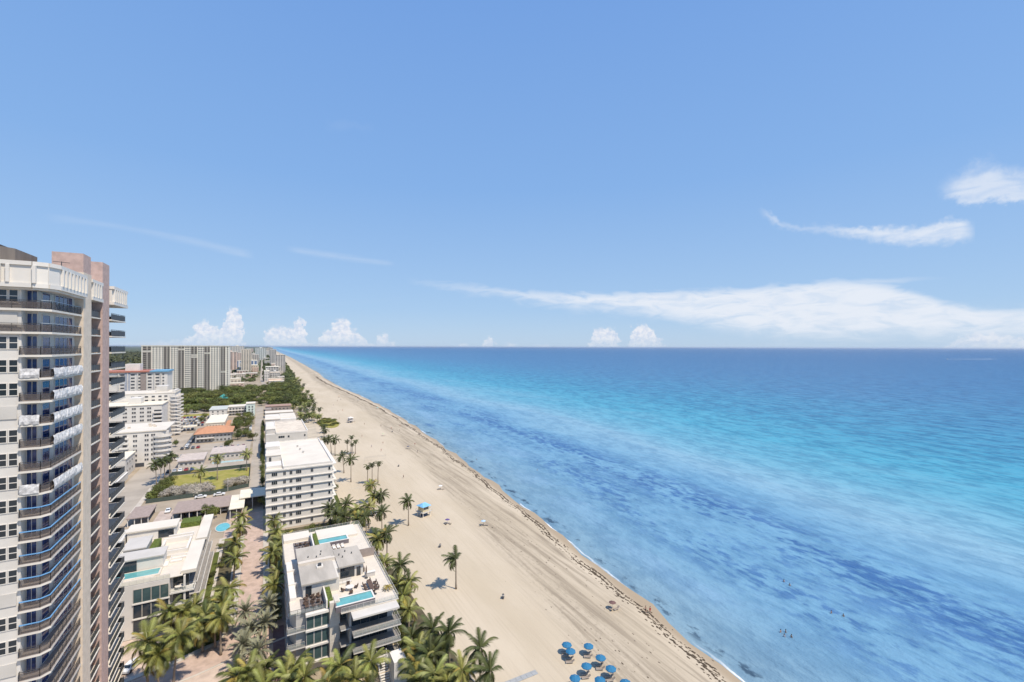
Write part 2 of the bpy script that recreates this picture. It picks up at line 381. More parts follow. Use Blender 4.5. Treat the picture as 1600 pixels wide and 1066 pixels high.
def sand_mat():
    m = bpy.data.materials.new('beach_sand'); m.use_nodes = True; t = m.node_tree; b = t.nodes['Principled BSDF']
    at = nd(t, 'ShaderNodeAttribute', attribute_name='shore').outputs['Fac']
    pos = nd(t, 'ShaderNodeNewGeometry').outputs['Position']
    big = noise(t, stretch(t, pos, (1, .3, 1)), .05, 5, .6)
    st = noise(t, stretch(t, pos, (1, .045, 1)), .55, 6, .68, .4)
    st2 = noise(t, stretch(t, pos, (1, .02, 1)), 1.6, 4, .6, .3)
    spk = noise(t, stretch(t, pos, (1, .5, 1)), 1.2, 5, .75)
    c = mixc(t, mapr(t, big, .3, .7), (.47, .39, .28), (.54, .455, .34))
    c = mixc(t, mth(t, 'MULTIPLY', mapr(t, st2, .48, .68), .32), c, (.40, .33, .24))
    o = mth(t, 'ADD', at, mth(t, 'MULTIPLY', mth(t, 'SUBTRACT', big, .5), 10))
    rk = mth(t, 'MULTIPLY', mth(t, 'MULTIPLY', mapr(t, o, -30, -20), mapr(t, o, -8, -3, 1, 0)), mapr(t, st, .46, .68))
    c = mixc(t, mth(t, 'MULTIPLY', rk, .78), c, (.20, .16, .115))
    rk2 = mth(t, 'MULTIPLY', mth(t, 'MULTIPLY', mapr(t, o, -27, -22), mapr(t, o, -17, -13, 1, 0)), mapr(t, spk, .5, .68))
    c = mixc(t, mth(t, 'MULTIPLY', rk2, .45), c, (.17, .14, .11))
    c = mixc(t, mth(t, 'MULTIPLY', mth(t, 'MULTIPLY', mapr(t, o, -30, -19), mapr(t, o, -11, -5, 1, 0)), mapr(t, st, .30, .62, .10, .55)), c, (.30, .245, .175))
    wet = mapr(t, mth(t, 'ADD', at, mth(t, 'MULTIPLY', mth(t, 'SUBTRACT', big, .5), 2.5)), -4.6, -1.2)
    c = mixc(t, mth(t, 'MULTIPLY', wet, .85), c, (.335, .255, .165))
    t.links.new(c, b.inputs['Base Color']); setin(t, b.inputs['Roughness'], mapr(t, wet, 0, 1, .95, .6)); b.inputs['Specular IOR Level'].default_value = .2
    h = mth(t, 'ADD', noise(t, stretch(t, pos, (1, .3, 1)), 1.5, 5, .7), mth(t, 'MULTIPLY', st, .8))
    bn = nd(t, 'ShaderNodeBump'); bn.inputs['Strength'].default_value = .35; bn.inputs['Distance'].default_value = .12
    t.links.new(h, bn.inputs['Height']); t.links.new(bn.outputs[0], b.inputs['Normal'])
    return m
def ground_mat():
    m = bpy.data.materials.new('town_ground'); m.use_nodes = True; t = m.node_tree; b = t.nodes['Principled BSDF']
    pos = nd(t, 'ShaderNodeNewGeometry').outputs['Position']
    sx = nd(t, 'ShaderNodeSeparateXYZ'); t.links.new(pos, sx.inputs[0])
    n1 = noise(t, pos, .05, 6, .6); n2 = noise(t, pos, .012, 5, .65); n3 = noise(t, pos, .4, 5, .7)
    c = mixc(t, mapr(t, n1, .35, .65), (.27, .235, .19), (.40, .35, .295))
    c = mixc(t, mth(t, 'MULTIPLY', mapr(t, n3, .5, .75), .35), c, (.22, .19, .16))
    g = mixc(t, n3, (.035, .05, .02), (.085, .10, .045))
    c = mixc(t, 1.0, c, (1.06, 1.0, .90), 'MULTIPLY')
    gf = mth(t, 'MAXIMUM', mapr(t, sx.outputs[1], 900, 1500), mapr(t, sx.outputs[0], -140, -230))
    gf = mth(t, 'MULTIPLY', gf, mapr(t, n2, .36, .44))
    c = mixc(t, gf, c, g)
    t.links.new(c, b.inputs['Base Color']); b.inputs['Roughness'].default_value = .95; b.inputs['Specular IOR Level'].default_value = .1
    return m
sea_offs = [-14, -8, -4, -2, 0, 2, 4, 8, 14, 22, 32, 45, 60, 80, 110, 150, 200, 270, 360, 500, 800, 1300, 2200, 4000, 8000, 20000, 80000]
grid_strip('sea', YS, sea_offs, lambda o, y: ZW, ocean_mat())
def sand_z(o, y):
    w = o + wave(y) * (1 if abs(o) < 7 else 0)
    if o < -10: return .02 + .10 * sin(y * .07 + o * .3) * (1 if -60 < o < -12 else 0) * .5
    return ZW + (-w) * .037 if o < 4 else ZW - .5
BEACH_YS = [y for y in YS if y < 16000]
grid_strip('beach', BEACH_YS, [-77, -55, -45, -35, -28, -22, -16, -10, -7, -4, -2, 0, 2, 4, 10, 30], sand_z, sand_mat())
v = []
gm = MB()
gy = [-4000, 0, 200, 500, 900, 1500, 3000, 8000, 15600, 40000, 70000]
for a, b_ in zip(gy, gy[1:]):
    gm.face([(-80000, a, -.06), (wl(a) - 40, a, -.06), (wl(b_) - 40, b_, -.06), (-80000, b_, -.06)])
gm.build('ground', ground_mat(), None, 'structure')
def sheet(name, poly, z, m, kind='structure'):
    b = MB(); b.face([(x, y, z) for x, y in poly]); 
    o = b.build(name, m, None, kind)
    if o.data.polygons[0].normal.z < 0: o.data.flip_normals()
    return o
def slab(name, poly, z0, z1, m, kind='structure'):
    return MB().prism(poly, z0, z1).build(name, m, None, kind)
# ------------------------------------------------------------------ streets
sheet('street', [(-5.4, 214), (.4, 214), (.8, 578), (-5.6, 578)], -.04, concrete)
sheet('street', [(3, 820), (9, 820), (2, 1050), (1, 2600), (-4, 2600), (-4, 1050)], -.04, concrete)
sheet('brick_street', [(-5.4, 128), (.2, 128), (.4, 214), (-5.4, 214)], -.036, brickpave)
slab('sidewalk', [(.3, 130), (2.0, 130), (2.0, 188), (.4, 188)], -.05, .07, sidewalk)
slab('sidewalk', [(-7.4, 132), (-5.5, 132), (-5.5, 208), (-7.4, 208)], -.05, .07, sidewalk)
sheet('brick_forecourt', [(-46, 104), (-20, 112), (-12, 114), (-4, 117), (5, 119), (5, 128), (-5.4, 128), (-8.6, 124), (-13, 122), (-16, 121), (-22, 119.5), (-46, 112)], -.034, brickpave)
sheet('brick_forecourt', [(-46, 60), (5, 60), (5, 118.6), (-4, 116.4), (-12, 113.6), (-20, 111.6), (-46, 103.6)], -.032, M('pale_brick_paving', (.52, .41, .33), .9, .14, .5))
slab('kerb', [(-46, 111), (-30, 116), (-22, 118.4), (-16, 119.8), (-13, 121.4), (-8.6, 123.2), (-7.3, 127.5), (-7.6, 130.5), (-8.7, 124.4), (-13, 122.8), (-16, 121.2), (-22, 119.8), (-30, 117.4), (-46, 112.4)], -.05, .10, sidewalk)
slab('kerb', [(-46, 103.4), (-20, 111.2), (-12, 113.2), (-4, 116), (5, 118.2), (5, 118.8), (-4, 116.6), (-12, 113.8), (-20, 111.8), (-46, 104)], -.05, .09, sidewalk)
slab('driveway', [(2.3, 60), (4.7, 60), (4.7, 124), (2.3, 124)], -.05, .05, M('maroon_paving', (.20, .13, .125), .9, .15, 1))
sheet('street', [(-59, 60), (-47, 60), (-47, 430), (-59, 430)], -.038, concrete)
sheet('street', [(-64, 430), (-52, 430), (-62, 2600), (-78, 2600)], -.037, concrete)
slab('sidewalk', [(-47, 236), (-45, 236), (-45, 300), (-47, 300)], -.05, .08, sidewalk)
sheet('car_park', [(-47, 296.6), (-7, 297.6), (-7, 378), (-47, 378)], -.035, concrete)
sheet('car_park', [(-60, 440), (-42, 440), (-42, 530), (-66, 530)], -.034, concrete)
sheet('car_park', [(-46.6, 372), (-42.5, 372), (-42.5, 436), (-46.6, 436)], -.033, asph)
sheet('forecourt', [(-12, 190), (-5.6, 190), (-5.6, 218), (-12, 218)], -.03, brickpave)
slab('lawn', [(-43.5, 249), (-21, 249.5), (-5.9, 254.5), (-6.1, 294), (-41, 293)], -.05, .06, grass)
sheet('sand_patch', [(24.8, 226), (42, 226), (44, 480), (27, 480), (25, 300)], .012, M('garden_sand', (.47, .40, .30), .9, .14, .15))
sheet('sand_patch', [(-11, 256), (-6.1, 256.5), (-6.2, 267), (-9, 268)], .07, sidewalk)
slab('garden_lawn', [(24.8, 192), (29.6, 192), (30.2, 225), (24.8, 225)], -.05, .09, lawng)
sheet('villa_driveway', [(-46, 112.2), (-30, 117.2), (-22, 119.7), (-20, 121), (-20, 134.4), (-46, 134.4)], -.03, MATS['pale_brick_paving'])
slab('garden_path', [(-14, 131), (-7.6, 131), (-7.6, 190), (-13.0, 190)], -.05, .05, sidewalk)
slab('lawn', [(-13.6, 136), (-12.2, 136), (-12.2, 178), (-13.6, 178)], -.05, .12, lawng)
slab('garden_bed', [(-11.4, 132), (-8, 132), (-8, 189), (-11.4, 189)], -.05, .09, M('planting_soil', (.10, .085, .05), .9, .3, .6))
slab('garden_bed', [(2.1, 146.6), (26, 146.6), (30, 188), (2.1, 188)], -.05, .05, M('planting_soil', (.10, .085, .05), .9, .3, .6))
slab('garden_bed', [(26.5, 80), (38, 80), (35, 140), (26.5, 146)], -.05, .06, MATS['planting_soil'])
slab('garden_bed', [(5.2, 60), (30, 60), (30, 88), (5.2, 92)], -.05, .06, MATS['planting_soil'])
slab('garden_bed', [(-20, 121.6), (-16, 121.3), (-13, 122.9), (-8.75, 124.5), (-7.7, 130.6), (-14, 134.3), (-20, 134.3)], -.05, .08, lawng)

# ------------------------------------------------------------------ palms
def frond_mesh(name, L, arch, droop, npair, wid, mat, seed, stiff=False):
    r = random.Random(seed); b = MB(); n = 9
    pts = []; x = z = 0.0; a = 0.0
    for k in range(n + 1):
        pts.append((x, 0, z)); st = L / n
        x += cos(a) * st; z += sin(a) * st; a -= arch / n * (1 + k / n)
    def P(t):
        k = min(int(t * n), n - 1); f = t * n - k
        return Vector(pts[k]).lerp(Vector(pts[k + 1]), f)
    w = .05
    for k in range(n):
        p, q = Vector(pts[k]), Vector(pts[k + 1]); w0 = w * (1 - k / n * .8); w1 = w * (1 - (k + 1) / n * .8)
        b.face([p + Vector((0, -w0, 0)), q + Vector((0, -w1, 0)), q + Vector((0, w1, 0)), p + Vector((0, w0, 0))])
    for i in range(npair):
        t = .10 + .89 * i / (npair - 1); p = P(t); q = P(min(1, t + .010)); d = (P(min(1, t + .05)) - P(max(0, t - .05))).normalized()
        ll = wid * (math.sin(pi * (.12 + .80 * t)) ** .7) * (.85 + .3 * r.random())
        for s in (-1, 1):
            dz = -droop * ll * (.75 + .5 * r.random()) if not stiff else ll * (.25 + .35 * r.random())
            tip = p + d * ll * (.55 + .2 * r.random()) + Vector((0, s * ll * .85, dz))
            b.face([p, q + d * .13, tip] if s > 0 else [q + d * .13, p, tip])
    return b.mesh(name, mat)
FR = {}
for key, mt in (('n', frond_m), ('d', frondd_m), ('y', frondy_m)):
    FR[key] = [frond_mesh('frond', 3.9, 1.05, .70, 30, 1.0, mt, 1), frond_mesh('frond', 3.6, 1.6, .8, 28, .95, mt, 2), frond_mesh('frond', 4.1, .7, .55, 30, 1.0, mt, 3)]
FR['g'] = [frond_mesh('frond', 3.3, .55, .3, 26, .62, frondg_m, 4, True), frond_mesh('frond', 3.1, .9, .3, 26, .6, frondg_m, 5, True), frond_mesh('frond', 3.3, .3, .3, 26, .6, frondg_m, 6, True)]
def trunk_mesh(h, lean, r0=.20, n=7, seed=0):
    b = MB(); pts, rad = [], []
    for k in range(9):
        t = k / 8; pts.append((lean * t * t, lean * .15 * sin(t * 3 + seed), h * t - (.25 if k == 0 else 0))); rad.append(r0 * (1.5 - t) if t < .15 else r0 * (1.12 - .45 * t))
    b.tube(pts, rad, n); return b.mesh('trunk', trunk_m, True)
TRUNKS = {}
def palm(x, y, h, kind='n', nf=24, label='', group='', cat='palm tree', wind=0.0, size=1.0, lean=None, name='coconut_palm'):
    rz = random.uniform(0, 2 * pi)
    lean = random.uniform(0, .9) if lean is None else lean
    o = thing(name, label, cat, (x, y, 0), rz, group)
    key = (round(h * 2) / 2, round(lean * 2) / 2)
    if key not in TRUNKS: TRUNKS[key] = trunk_mesh(key[0], key[1], seed=len(TRUNKS))
    obj('trunk', TRUNKS[key], o)
    top = Vector((key[1], key[1] * .15 * sin(3 + list(TRUNKS).index(key)), key[0]))
    fs = FR[kind]
    for i in range(nf):
        lay = i / nf                                      # 0 = oldest, hanging; 1 = spear
        az = i * 2.399 + random.uniform(-.25, .25)
        el = -.45 + 1.75 * lay + random.uniform(-.14, .14)
        if kind == 'g': el = -.5 + 1.9 * lay + random.uniform(-.1, .1)
        if wind:                                          # fronds blown to leeward (north-west)
            wa = (2.1 - rz); da = (az - wa + pi) % (2 * pi) - pi; az = wa + da * (1 - wind * .55)
        me = fs[1] if lay < .35 else fs[0] if lay < .75 else fs[2]
        s = size * random.uniform(.85, 1.12) * (.85 if lay > .85 else 1)
        if kind == 'n':
            u_ = random.random(); vi = fs.index(me)
            me = FR['y'][vi] if (lay < .15 and u_ < .5) or u_ < .08 else FR['d'][vi] if u_ < .26 else me
        obj('frond', me, o, loc=top, rot=Euler((random.uniform(-.25, .25), -el, az), 'XYZ'), scale=(s, s, s))
    return o
CROWN = None
def far_palm_mesh(key, nf=16):
    b = MB(); r = random.Random(5)
    me = FR[key]
    for i in range(nf):
        lay = i / nf; m = me[1] if lay < .4 else me[0]
        mat = Matrix.Rotation(i * 2.399, 4, 'Z') @ Matrix.Rotation(-(-.6 + 1.7 * lay), 4, 'Y') @ Matrix.Rotation(r.uniform(-.3, .3), 4, 'X')
        off = len(b.v); b.v += [tuple(mat @ v.co) for v in m.vertices]
        for p in m.polygons: b.f.append(tuple(off + k for k in p.vertices)); b.m.append(0)
    return b.mesh('crown', {'n': frond_m, 'd': frondd_m}[key])
FPM = {'n': far_palm_mesh('n'), 'd': far_palm_mesh('d')}
def far_palm(x, y, h, label, group, kind='n', size=.9):
    o = thing('coconut_palm', label, 'palm tree', (x, y, 0), random.uniform(0, 6.3), group)
    key = (round(h * 2) / 2, round(random.uniform(0, .8) * 2) / 2)
    if key not in TRUNKS: TRUNKS[key] = trunk_mesh(key[0], key[1], seed=len(TRUNKS))
    obj('trunk', TRUNKS[key], o)
    obj('crown', FPM[kind], o, loc=(key[1], key[1] * .15 * sin(3 + list(TRUNKS).index(key)), key[0]), scale=(size,) * 3)
    return o
def at_crown(px, py, h): return G(px, py, h)
ORD = ['first', 'second', 'third', 'fourth', 'fifth', 'sixth', 'seventh', 'eighth', 'ninth']
# west side of the brick street
for i, (px, py) in enumerate([(377, 809), (375, 826), (368, 850), (367, 872), (359, 921), (350, 942), (347, 968)]):
    h = random.uniform(6.5, 8); x, y = at_crown(px, py, h)
    palm(x, y, h, 'n', 23, '%s coconut palm from the entrance canopy, on the villa side of the brick street' % ORD[i], 'palms on the west side of the brick street')
for i, (px, py) in enumerate([(430, 814), (431, 833), (446, 845), (433, 855), (427, 868), (433, 899), (428, 914)]):
    h = random.uniform(6, 7.5); x, y = at_crown(px, py, h)
    palm(x, y, h, 'n', 23, '%s coconut palm from the seven-storey block, on the pool-topped block side of the brick street' % ORD[i], 'palms on the east side of the brick street')
for px, py in [(385, 957), (421, 945), (416, 976), (382, 1008), (404, 1018), (392, 985)]:
    h = random.uniform(5, 6); x, y = at_crown(px, py, h)
    palm(x, y, h, 'g', 34, 'silvery date palm at the mouth of the brick street', 'date palms at the mouth of the brick street', lean=0, name='date_palm', size=1.0)
for px, py, h in [(268, 957, 7), (289, 957, 6.5), (301, 948, 6), (319, 962, 6.5), (337, 972, 6), (346, 958, 6), (318, 985, 5), (305, 975, 5.5)]:
    x, y = at_crown(px, py, h)
    palm(x, y, h, 'n', 23, 'coconut palm in the grove before the glazed villa wall', 'palm grove before the low modern white villa block')
for px, py, h in [(232, 1005, 10), (273, 998, 10), (249, 1026, 8.5)]:
    x, y = at_crown(px, py, h)
    palm(x, y, h, 'n', 28, 'tall sunlit coconut palm standing on the curved forecourt kerb', 'palms on the curved forecourt kerb', size=1.12)
for px, py, h in [(415, 1047, 5), (456, 1045, 6), (480, 1056, 6), (532, 1042, 7), (576, 1036, 7), (440, 1062, 6), (395, 1056, 6), (362, 1062, 6), (506, 1068, 6), (555, 1066, 6), (412, 1075, 6)]:
    x, y = at_crown(px, py, h)
    palm(x, y, h, 'n', 23, 'bushy coconut palm planted before the glass front of the pool-topped block', 'palms before the south front of the pool-topped block')
for px, py, h in [(601, 882, 6), (625, 888, 8), (640, 911, 8), (620, 914, 8.5), (632, 930, 7), (591, 846, 8), (606, 834, 9), (648, 996, 5), (674, 984, 7), (703, 987, 8), (688, 1015, 6), (672, 1028, 7), (652, 1018, 6), (720, 1048, 7), (649, 1042, 6), (684, 1056, 7), (657, 1062, 6), (640, 955, 5), (700, 1070, 6)]:
    x, y = at_crown(px, py, h)
    palm(x, y, h, random.choice('nnd'), 23, 'coconut palm in the dense belt between pool-topped block and sand', 'palm belt between pool-topped block and sand', wind=.3)
for px, py, h in [(752, 1014, 8), (767, 1050, 7)]:
    x, y = at_crown(px, py, h)
    palm(x, y, h, 'd', 20, 'wind-blown coconut palm on bare sand at the seaward edge of the palm belt', 'palms on the seaward edge of the belt', wind=.6)
for px, py, h in [(517, 796, 7), (543, 789, 7), (551, 803, 7), (540, 808, 6.5), (561, 800, 7), (577, 793, 8), (598, 802, 8), (580, 759, 8), (585, 776, 8), (598, 775, 8), (565, 814, 6.5), (589, 841, 7), (528, 806, 6), (573, 808, 7)]:
    x, y = at_crown(px, py, h)
    palm(x, y, h, random.choice('nd'), 24, 'coconut palm in the cluster off the seaward corner of the seven-storey block', 'palm cluster off the seven-storey block', wind=.3)
x, y = G(714, 921); palm(x, y, 8.5, 'd', 17, 'lone wind-blown coconut palm casting its shadow on open sand, below the lifeguard tower', 'lone palms on the open sand', wind=1.0, lean=.4)
x, y = G(639, 822); palm(x, y, 9, 'd', 18, 'lone coconut palm on the sand beside the blue-roofed lifeguard tower', 'lone palms on the open sand', wind=.8, lean=.2)
for px, py, h in [(538, 714, 9), (549, 720, 11), (508, 689, 9), (518, 686, 10), (524, 688, 10)]:
    x, y = at_crown(px, py, h)
    palm(x, y, h, 'd', 18, 'slim coconut palm on sand beside the white-roofed seven-storey block', 'palms beside the white-roofed block', wind=.4)
for px, py, h in [(575, 729, 9), (582, 726, 10), (591, 724, 10), (543, 690, 8), (549, 683, 11), (551, 694, 7), (556, 690, 8)]:
    x, y = at_crown(px, py, h)
    far_palm(x, y, h, 'thin palm with a small tuft standing near the volleyball net', 'thin palms near the volleyball net', 'd', .62)
for px, py, h in [(314, 768, 9), (340, 752, 11), (386, 737, 9)]:
    x, y = G(px, py); palm(x, y, h, 'n', 20, 'coconut palm standing on the fenced dry lawn', 'palms on the fenced dry lawn', lean=.2)
for px, py, h in [(245, 760, 10), (252, 757, 11), (266, 745, 10), (258, 750, 9)]:
    x, y = G(px, py); palm(x, y, h, 'd', 20, 'tall palm at the west corner of the fenced dry lawn', 'palms at the west corner of the lawn', lean=.3)

# ------------------------------------------------------------------ broadleaf trees and shrubs
def crown_mesh(name, seed, n, lobes, leaf, mat, flat=.7):
    r = random.Random(seed); b = MB(); L = []
    for k in range(lobes):
        a = r.uniform(0, 6.28); d = r.uniform(.0, .62)
        L.append((d * cos(a), d * sin(a), r.uniform(-.25, .3) * flat, r.uniform(.34, .55)))
    for i in range(n):
        lx, ly, lz, lr = r.choice(L)
        v = Vector((r.gauss(0, 1), r.gauss(0, 1), r.gauss(0, 1))).normalized() * lr * (r.random() ** .3)
        p = Vector((lx + v.x, ly + v.y, lz + v.z * flat))
        nrm = (v.normalized() + Vector((r.uniform(-.45, .45), r.uniform(-.45, .45), r.uniform(-.2, .5)))).normalized()
        a = nrm.orthogonal().normalized(); c = nrm.cross(a); s = leaf * r.uniform(.6, 1.3); t = r.uniform(0, 6.28)
        a, c = a * cos(t) + c * sin(t), c * cos(t) - a * sin(t)
        b.face([p - a * s, p + c * s * .55, p + a * s, p - c * s * .55])
    return b.mesh(name, mat)
def wood_mesh(h=1.0):
    b = MB(); b.tube([(0, 0, -.05), (.02, 0, .3), (0, .03, .62)], [.06, .045, .03], 6)
    for k in range(4):
        a = k * 1.7 + .3; b.tube([(0, .02, .5), (.2 * cos(a), .2 * sin(a), .68), (.36 * cos(a), .36 * sin(a), .82)], [.026, .018, .008], 5)
    return b.mesh('trunk', bark_m, True)
WOOD = wood_mesh()
CR = {'g': [crown_mesh('crown', 10 + k, 900, 9, .075, leaf_m) for k in range(4)],
      'l': [crown_mesh('crown', 20 + k, 900, 9, .075, leafl_m) for k in range(3)],
      's': [crown_mesh('crown', 30 + k, 2200, 11, .06, leafs_m) for k in range(2)],
      'b': [crown_mesh('crown', 40 + k, 1100, 9, .055, leaf_m) for k in range(2)]}
def tree(x, y, rad, h, label, group, kind='g', cat='tree', name='broadleaf_tree'):
    o = thing(name, label, cat, (x, y, 0), random.uniform(0, 6.3), group)
    obj('trunk', WOOD, o, scale=(rad, rad, h))
    obj('crown', random.choice(CR[kind]), o, loc=(0, 0, h * .62), scale=(rad * 1.1, rad * 1.1, h * .8))
    return o
def shrub(x, y, rad, h, label, group, kind='s'):
    o = thing('shrub', label, 'shrub', (x, y, 0), random.uniform(0, 6.3), group)
    obj('stem', WOOD, o, scale=(rad, rad, h * .8))
    obj('foliage', random.choice(CR[kind]), o, loc=(0, 0, h * .5), scale=(rad * 1.25, rad * 1.25, h * .95))
for i in range(9):
    t = i / 8; shrub(-37 + 15 * t, 251.2 + 1.0 * sin(i * 2) + 2.2 * (1 - t), 3.2, 4.6, 'grey-leaved shrub massed inside the lawn fence beside the carport', 'grey shrubs beside the carport fence')
for i in range(6):
    shrub(-35 + 2.3 * i, 255.6 + .8 * cos(i * 2.3), 3.0, 4.4, 'grey-leaved shrub massed inside the lawn fence beside the carport', 'grey shrubs beside the carport fence')
for i in range(8):
    shrub(-43 + 1.0 * (i % 3) + .4 * i, 252 + 3.4 * i, 2.9, 4.4, 'green hedge shrub along the street end of the fenced lawn', 'green shrubs at the street end of the lawn', 'l')
for i in range(5):
    shrub(-13.6 + 1.5 * i, 257.5 + 1.3 * (i % 2) + .8 * i, 2.9, 4.4, 'grey-leaved shrub on the lawn near the entrance canopy', 'grey shrubs near the entrance canopy')
for i in range(34):
    y = 234 + i * 6.2 + random.uniform(-1.5, 1.5)
    tree(.3 + random.uniform(-.3, .3), y, random.uniform(1.3, 1.9), random.uniform(4, 6.5), 'small dark street tree squeezed between street and apartment wall', 'street trees along the apartment walls', 'b', name='street_tree')
for px, py in [(409, 790), (413, 796), (325, 808), (333, 812), (275, 700), (268, 722)]:
    x, y = G(px, py); tree(x, y, 2.6, 5, 'round leafy tree beside the carports and apartment driveway', 'trees beside carports and driveways', 'g')
for i in range(26):
    x = 4 + 19 * random.random(); y = random.uniform(149, 186)
    if y > 184 or y < 150: continue
    shrub(x, y, random.uniform(1.4, 2.3), random.uniform(2.2, 4), 'leafy garden shrub between the pool-topped block and the seven-storey block', 'garden shrubs between the two blocks', 'l')
for i in range(14):
    shrub(random.uniform(27, 31), random.uniform(92, 146), random.uniform(1.3, 2.0), random.uniform(1.8, 3.2), 'leafy shrub under the palm belt beside the sand', 'undergrowth of the palm belt', random.choice('gl'))
for i in range(26):
    shrub(random.uniform(-19.5, -9.5), random.uniform(124.6, 133.6), random.uniform(1.2, 1.8), random.uniform(1.6, 2.6), 'leafy shrub under the grove before the glazed villa wall', 'undergrowth of the villa grove', random.choice('gl'))
for i in range(12):
    shrub(random.uniform(6, 24), random.uniform(80, 91), random.uniform(1.3, 1.9), random.uniform(1.8, 2.8), 'leafy shrub under the palms before the glass front', 'undergrowth before the glass front', random.choice('gl'))
for i in range(10):
    shrub(random.uniform(-13, -8.5), 134 + i * 5.2, 1.3, 1.8, 'low leafy shrub under the palms west of the brick street', 'undergrowth west of the brick street', random.choice('gl'))
for i in range(8):
    shrub(3.3 + random.uniform(-.5, .3), 126 + i * 2.6, 1.2, 2.0, 'low leafy shrub against the wall east of the brick street', 'undergrowth east of the brick street', random.choice('gl'))
tree(28, 233, 3.2, 5, 'rounded grey-green sea grape tree beside the seven-storey block', 'sea grape by the block', 's')
tree(29, 227, 2.6, 4, 'low bushy tree at the end of the garden lawn', 'bush by the garden lawn', 'g')
# woods: individual trees nearest, a mass behind
def in_wood_w(): return random.uniform(-105, -9), random.uniform(585, 790)
def in_wood_e():
    y = random.uniform(570, 930); return random.uniform(9, 46 + (y - 570) * .02), y
n = 0
while n < 120:
    x, y = in_wood_w()
    if (-47 < x < -4 and y < 592) or (x < -90 and y < 640): continue
    r = random.uniform(5, 11); tree(x, y, r, r * random.uniform(1.0, 1.3), 'rounded green tree in the wooded park before the long slab tower', 'trees of the wooded park', random.choice('ggl')); n += 1
for i in range(34):
    r = random.uniform(4, 8); tree(random.uniform(-9, 9), random.uniform(588, 815), r, r * random.uniform(1.0, 1.3), 'rounded green tree closing the end of the street between park and beach wood', 'trees closing the street end', random.choice('ggl'))
n = 0
while n < 110:
    x, y = in_wood_e(); r = random.uniform(4, 8.5)
    if 8 < x < 22 and y > 880: continue
    tree(x, y, r, r * random.uniform(1.0, 1.3), 'rounded green tree in the wood between street and beach', 'trees of the wood behind the beach', random.choice('ggl')); n += 1
for i in range(16):
    tree(random.uniform(-66, -46), random.uniform(546, 590), random.uniform(4, 6), random.uniform(5, 8), 'mid green tree at the edge of the car park lawn', 'trees by the car park lawn', random.choice('gl'))
for px, py in [(372, 667), (380, 672), (388, 668), (378, 660), (392, 662), (384, 684), (372, 688), (395, 690), (358, 702), (366, 650), (374, 646), (315, 663), (320, 656), (308, 690), (324, 645), (390, 655)]:
    x, y = G(px, py); tree(x, y, random.uniform(3, 4.5), random.uniform(5, 7), 'leafy garden tree among the low houses by the street', 'garden trees among the low houses', random.choice('gl'))
for i in range(22):
    tree(random.uniform(-22, -9.5), random.uniform(392, 500), random.uniform(2.5, 4), random.uniform(4, 6.5), 'leafy garden tree among the low houses by the street', 'garden trees among the low houses', random.choice('gl'))
for i in range(60):
    y = 430 + i * 12 + random.uniform(-5, 5); x = 41 + min(14, (y - 430) * .03) + random.uniform(-7, 7)
    far_palm(x, y, random.uniform(6, 9), 'palm in the fringe between houses and beach', 'palms fringing the far beach', random.choice('dn'), 1.0)
for i in range(26):
    far_palm(random.uniform(27, 44), random.uniform(365, 560), random.uniform(5, 8), 'palm in the gardens behind the dune', 'palms in the gardens behind the dune', random.choice('dn'), 1.0)
for i in range(30):
    a = random.uniform(0, 6.28); d = random.random() ** .5
    shrub(51 + 8 * d * cos(a), 431 + 26 * d * sin(a), random.uniform(2, 3.2), random.uniform(1.2, 2), 'low olive dune scrub on the sand', 'dune scrub patch', 'l')
slab('dune_grass', [(51 + 8.5 * cos(k * pi / 8), 431 + 28 * sin(k * pi / 8)) for k in range(16)], -.05, .25, grass, 'structure')

# ------------------------------------------------------------------ building kit
WIN = {}
def win_mesh(w, h, nx=2, nz=1, gm=glass, fm=white2, fr=.07):
    k = (round(w, 2), round(h, 2), nx, nz, gm.name, fm.name, fr)
    if k not in WIN:
        b = MB(); b.box(fr * .5, w - fr * .5, -.02, .05, fr * .5, h - fr * .5, 1)
        for i in range(nx + 1): x = (w - fr) * i / nx; b.box(x, x + fr, -.06, .04, 0, h, 0)
        for i in range(nz + 1): z = (h - fr) * i / nz; b.box(fr, w - fr, -.052, .035, z, z + fr, 0)
        WIN[k] = b.mesh('window', [fm, gm])
    return WIN[k]
def win(par, x, y, z, w, h, face='S', nx=2, nz=1, gm=glass, fm=white2, fr=.07, name='window', rz=None):
    r = {'S': 0, 'E': pi / 2, 'W': -pi / 2, 'N': pi}[face] if rz is None else rz
    return obj(name, win_mesh(w, h, nx, nz, gm, fm, fr), par, loc=(x, y, z), rot=(0, 0, r))
def part(name, par, m, *boxes, kind=None):
    b = MB()
    for bx in boxes: b.box(*bx)
    return b.build(name, m, par, kind)
def rail_path(name, par, pts, z, h, m, top=.06, posts=1.5, panel=True, pm=None, frame_m=None):
    """a balustrade along a polyline: posts and top rail, thin infill panels"""
    b = MB()
    for (x0, y0), (x1, y1) in zip(pts, pts[1:]):
        L = math.hypot(x1 - x0, y1 - y0); n = max(1, round(L / posts))
        b.bar((x0, y0, z + h), (x1, y1, z + h), top, top)
        for i in range(n + 1):
            t = i / n; x, y = x0 + (x1 - x0) * t, y0 + (y1 - y0) * t; b.bar((x, y, z), (x, y, z + h - .03), top * .8)
        if panel: b.bar((x0, y0, z + .08 + (h - .2) / 2), (x1, y1, z + .08 + (h - .2) / 2), .02, h - .24, 1)
    return b.build(name, [frame_m or m, pm or m], par)
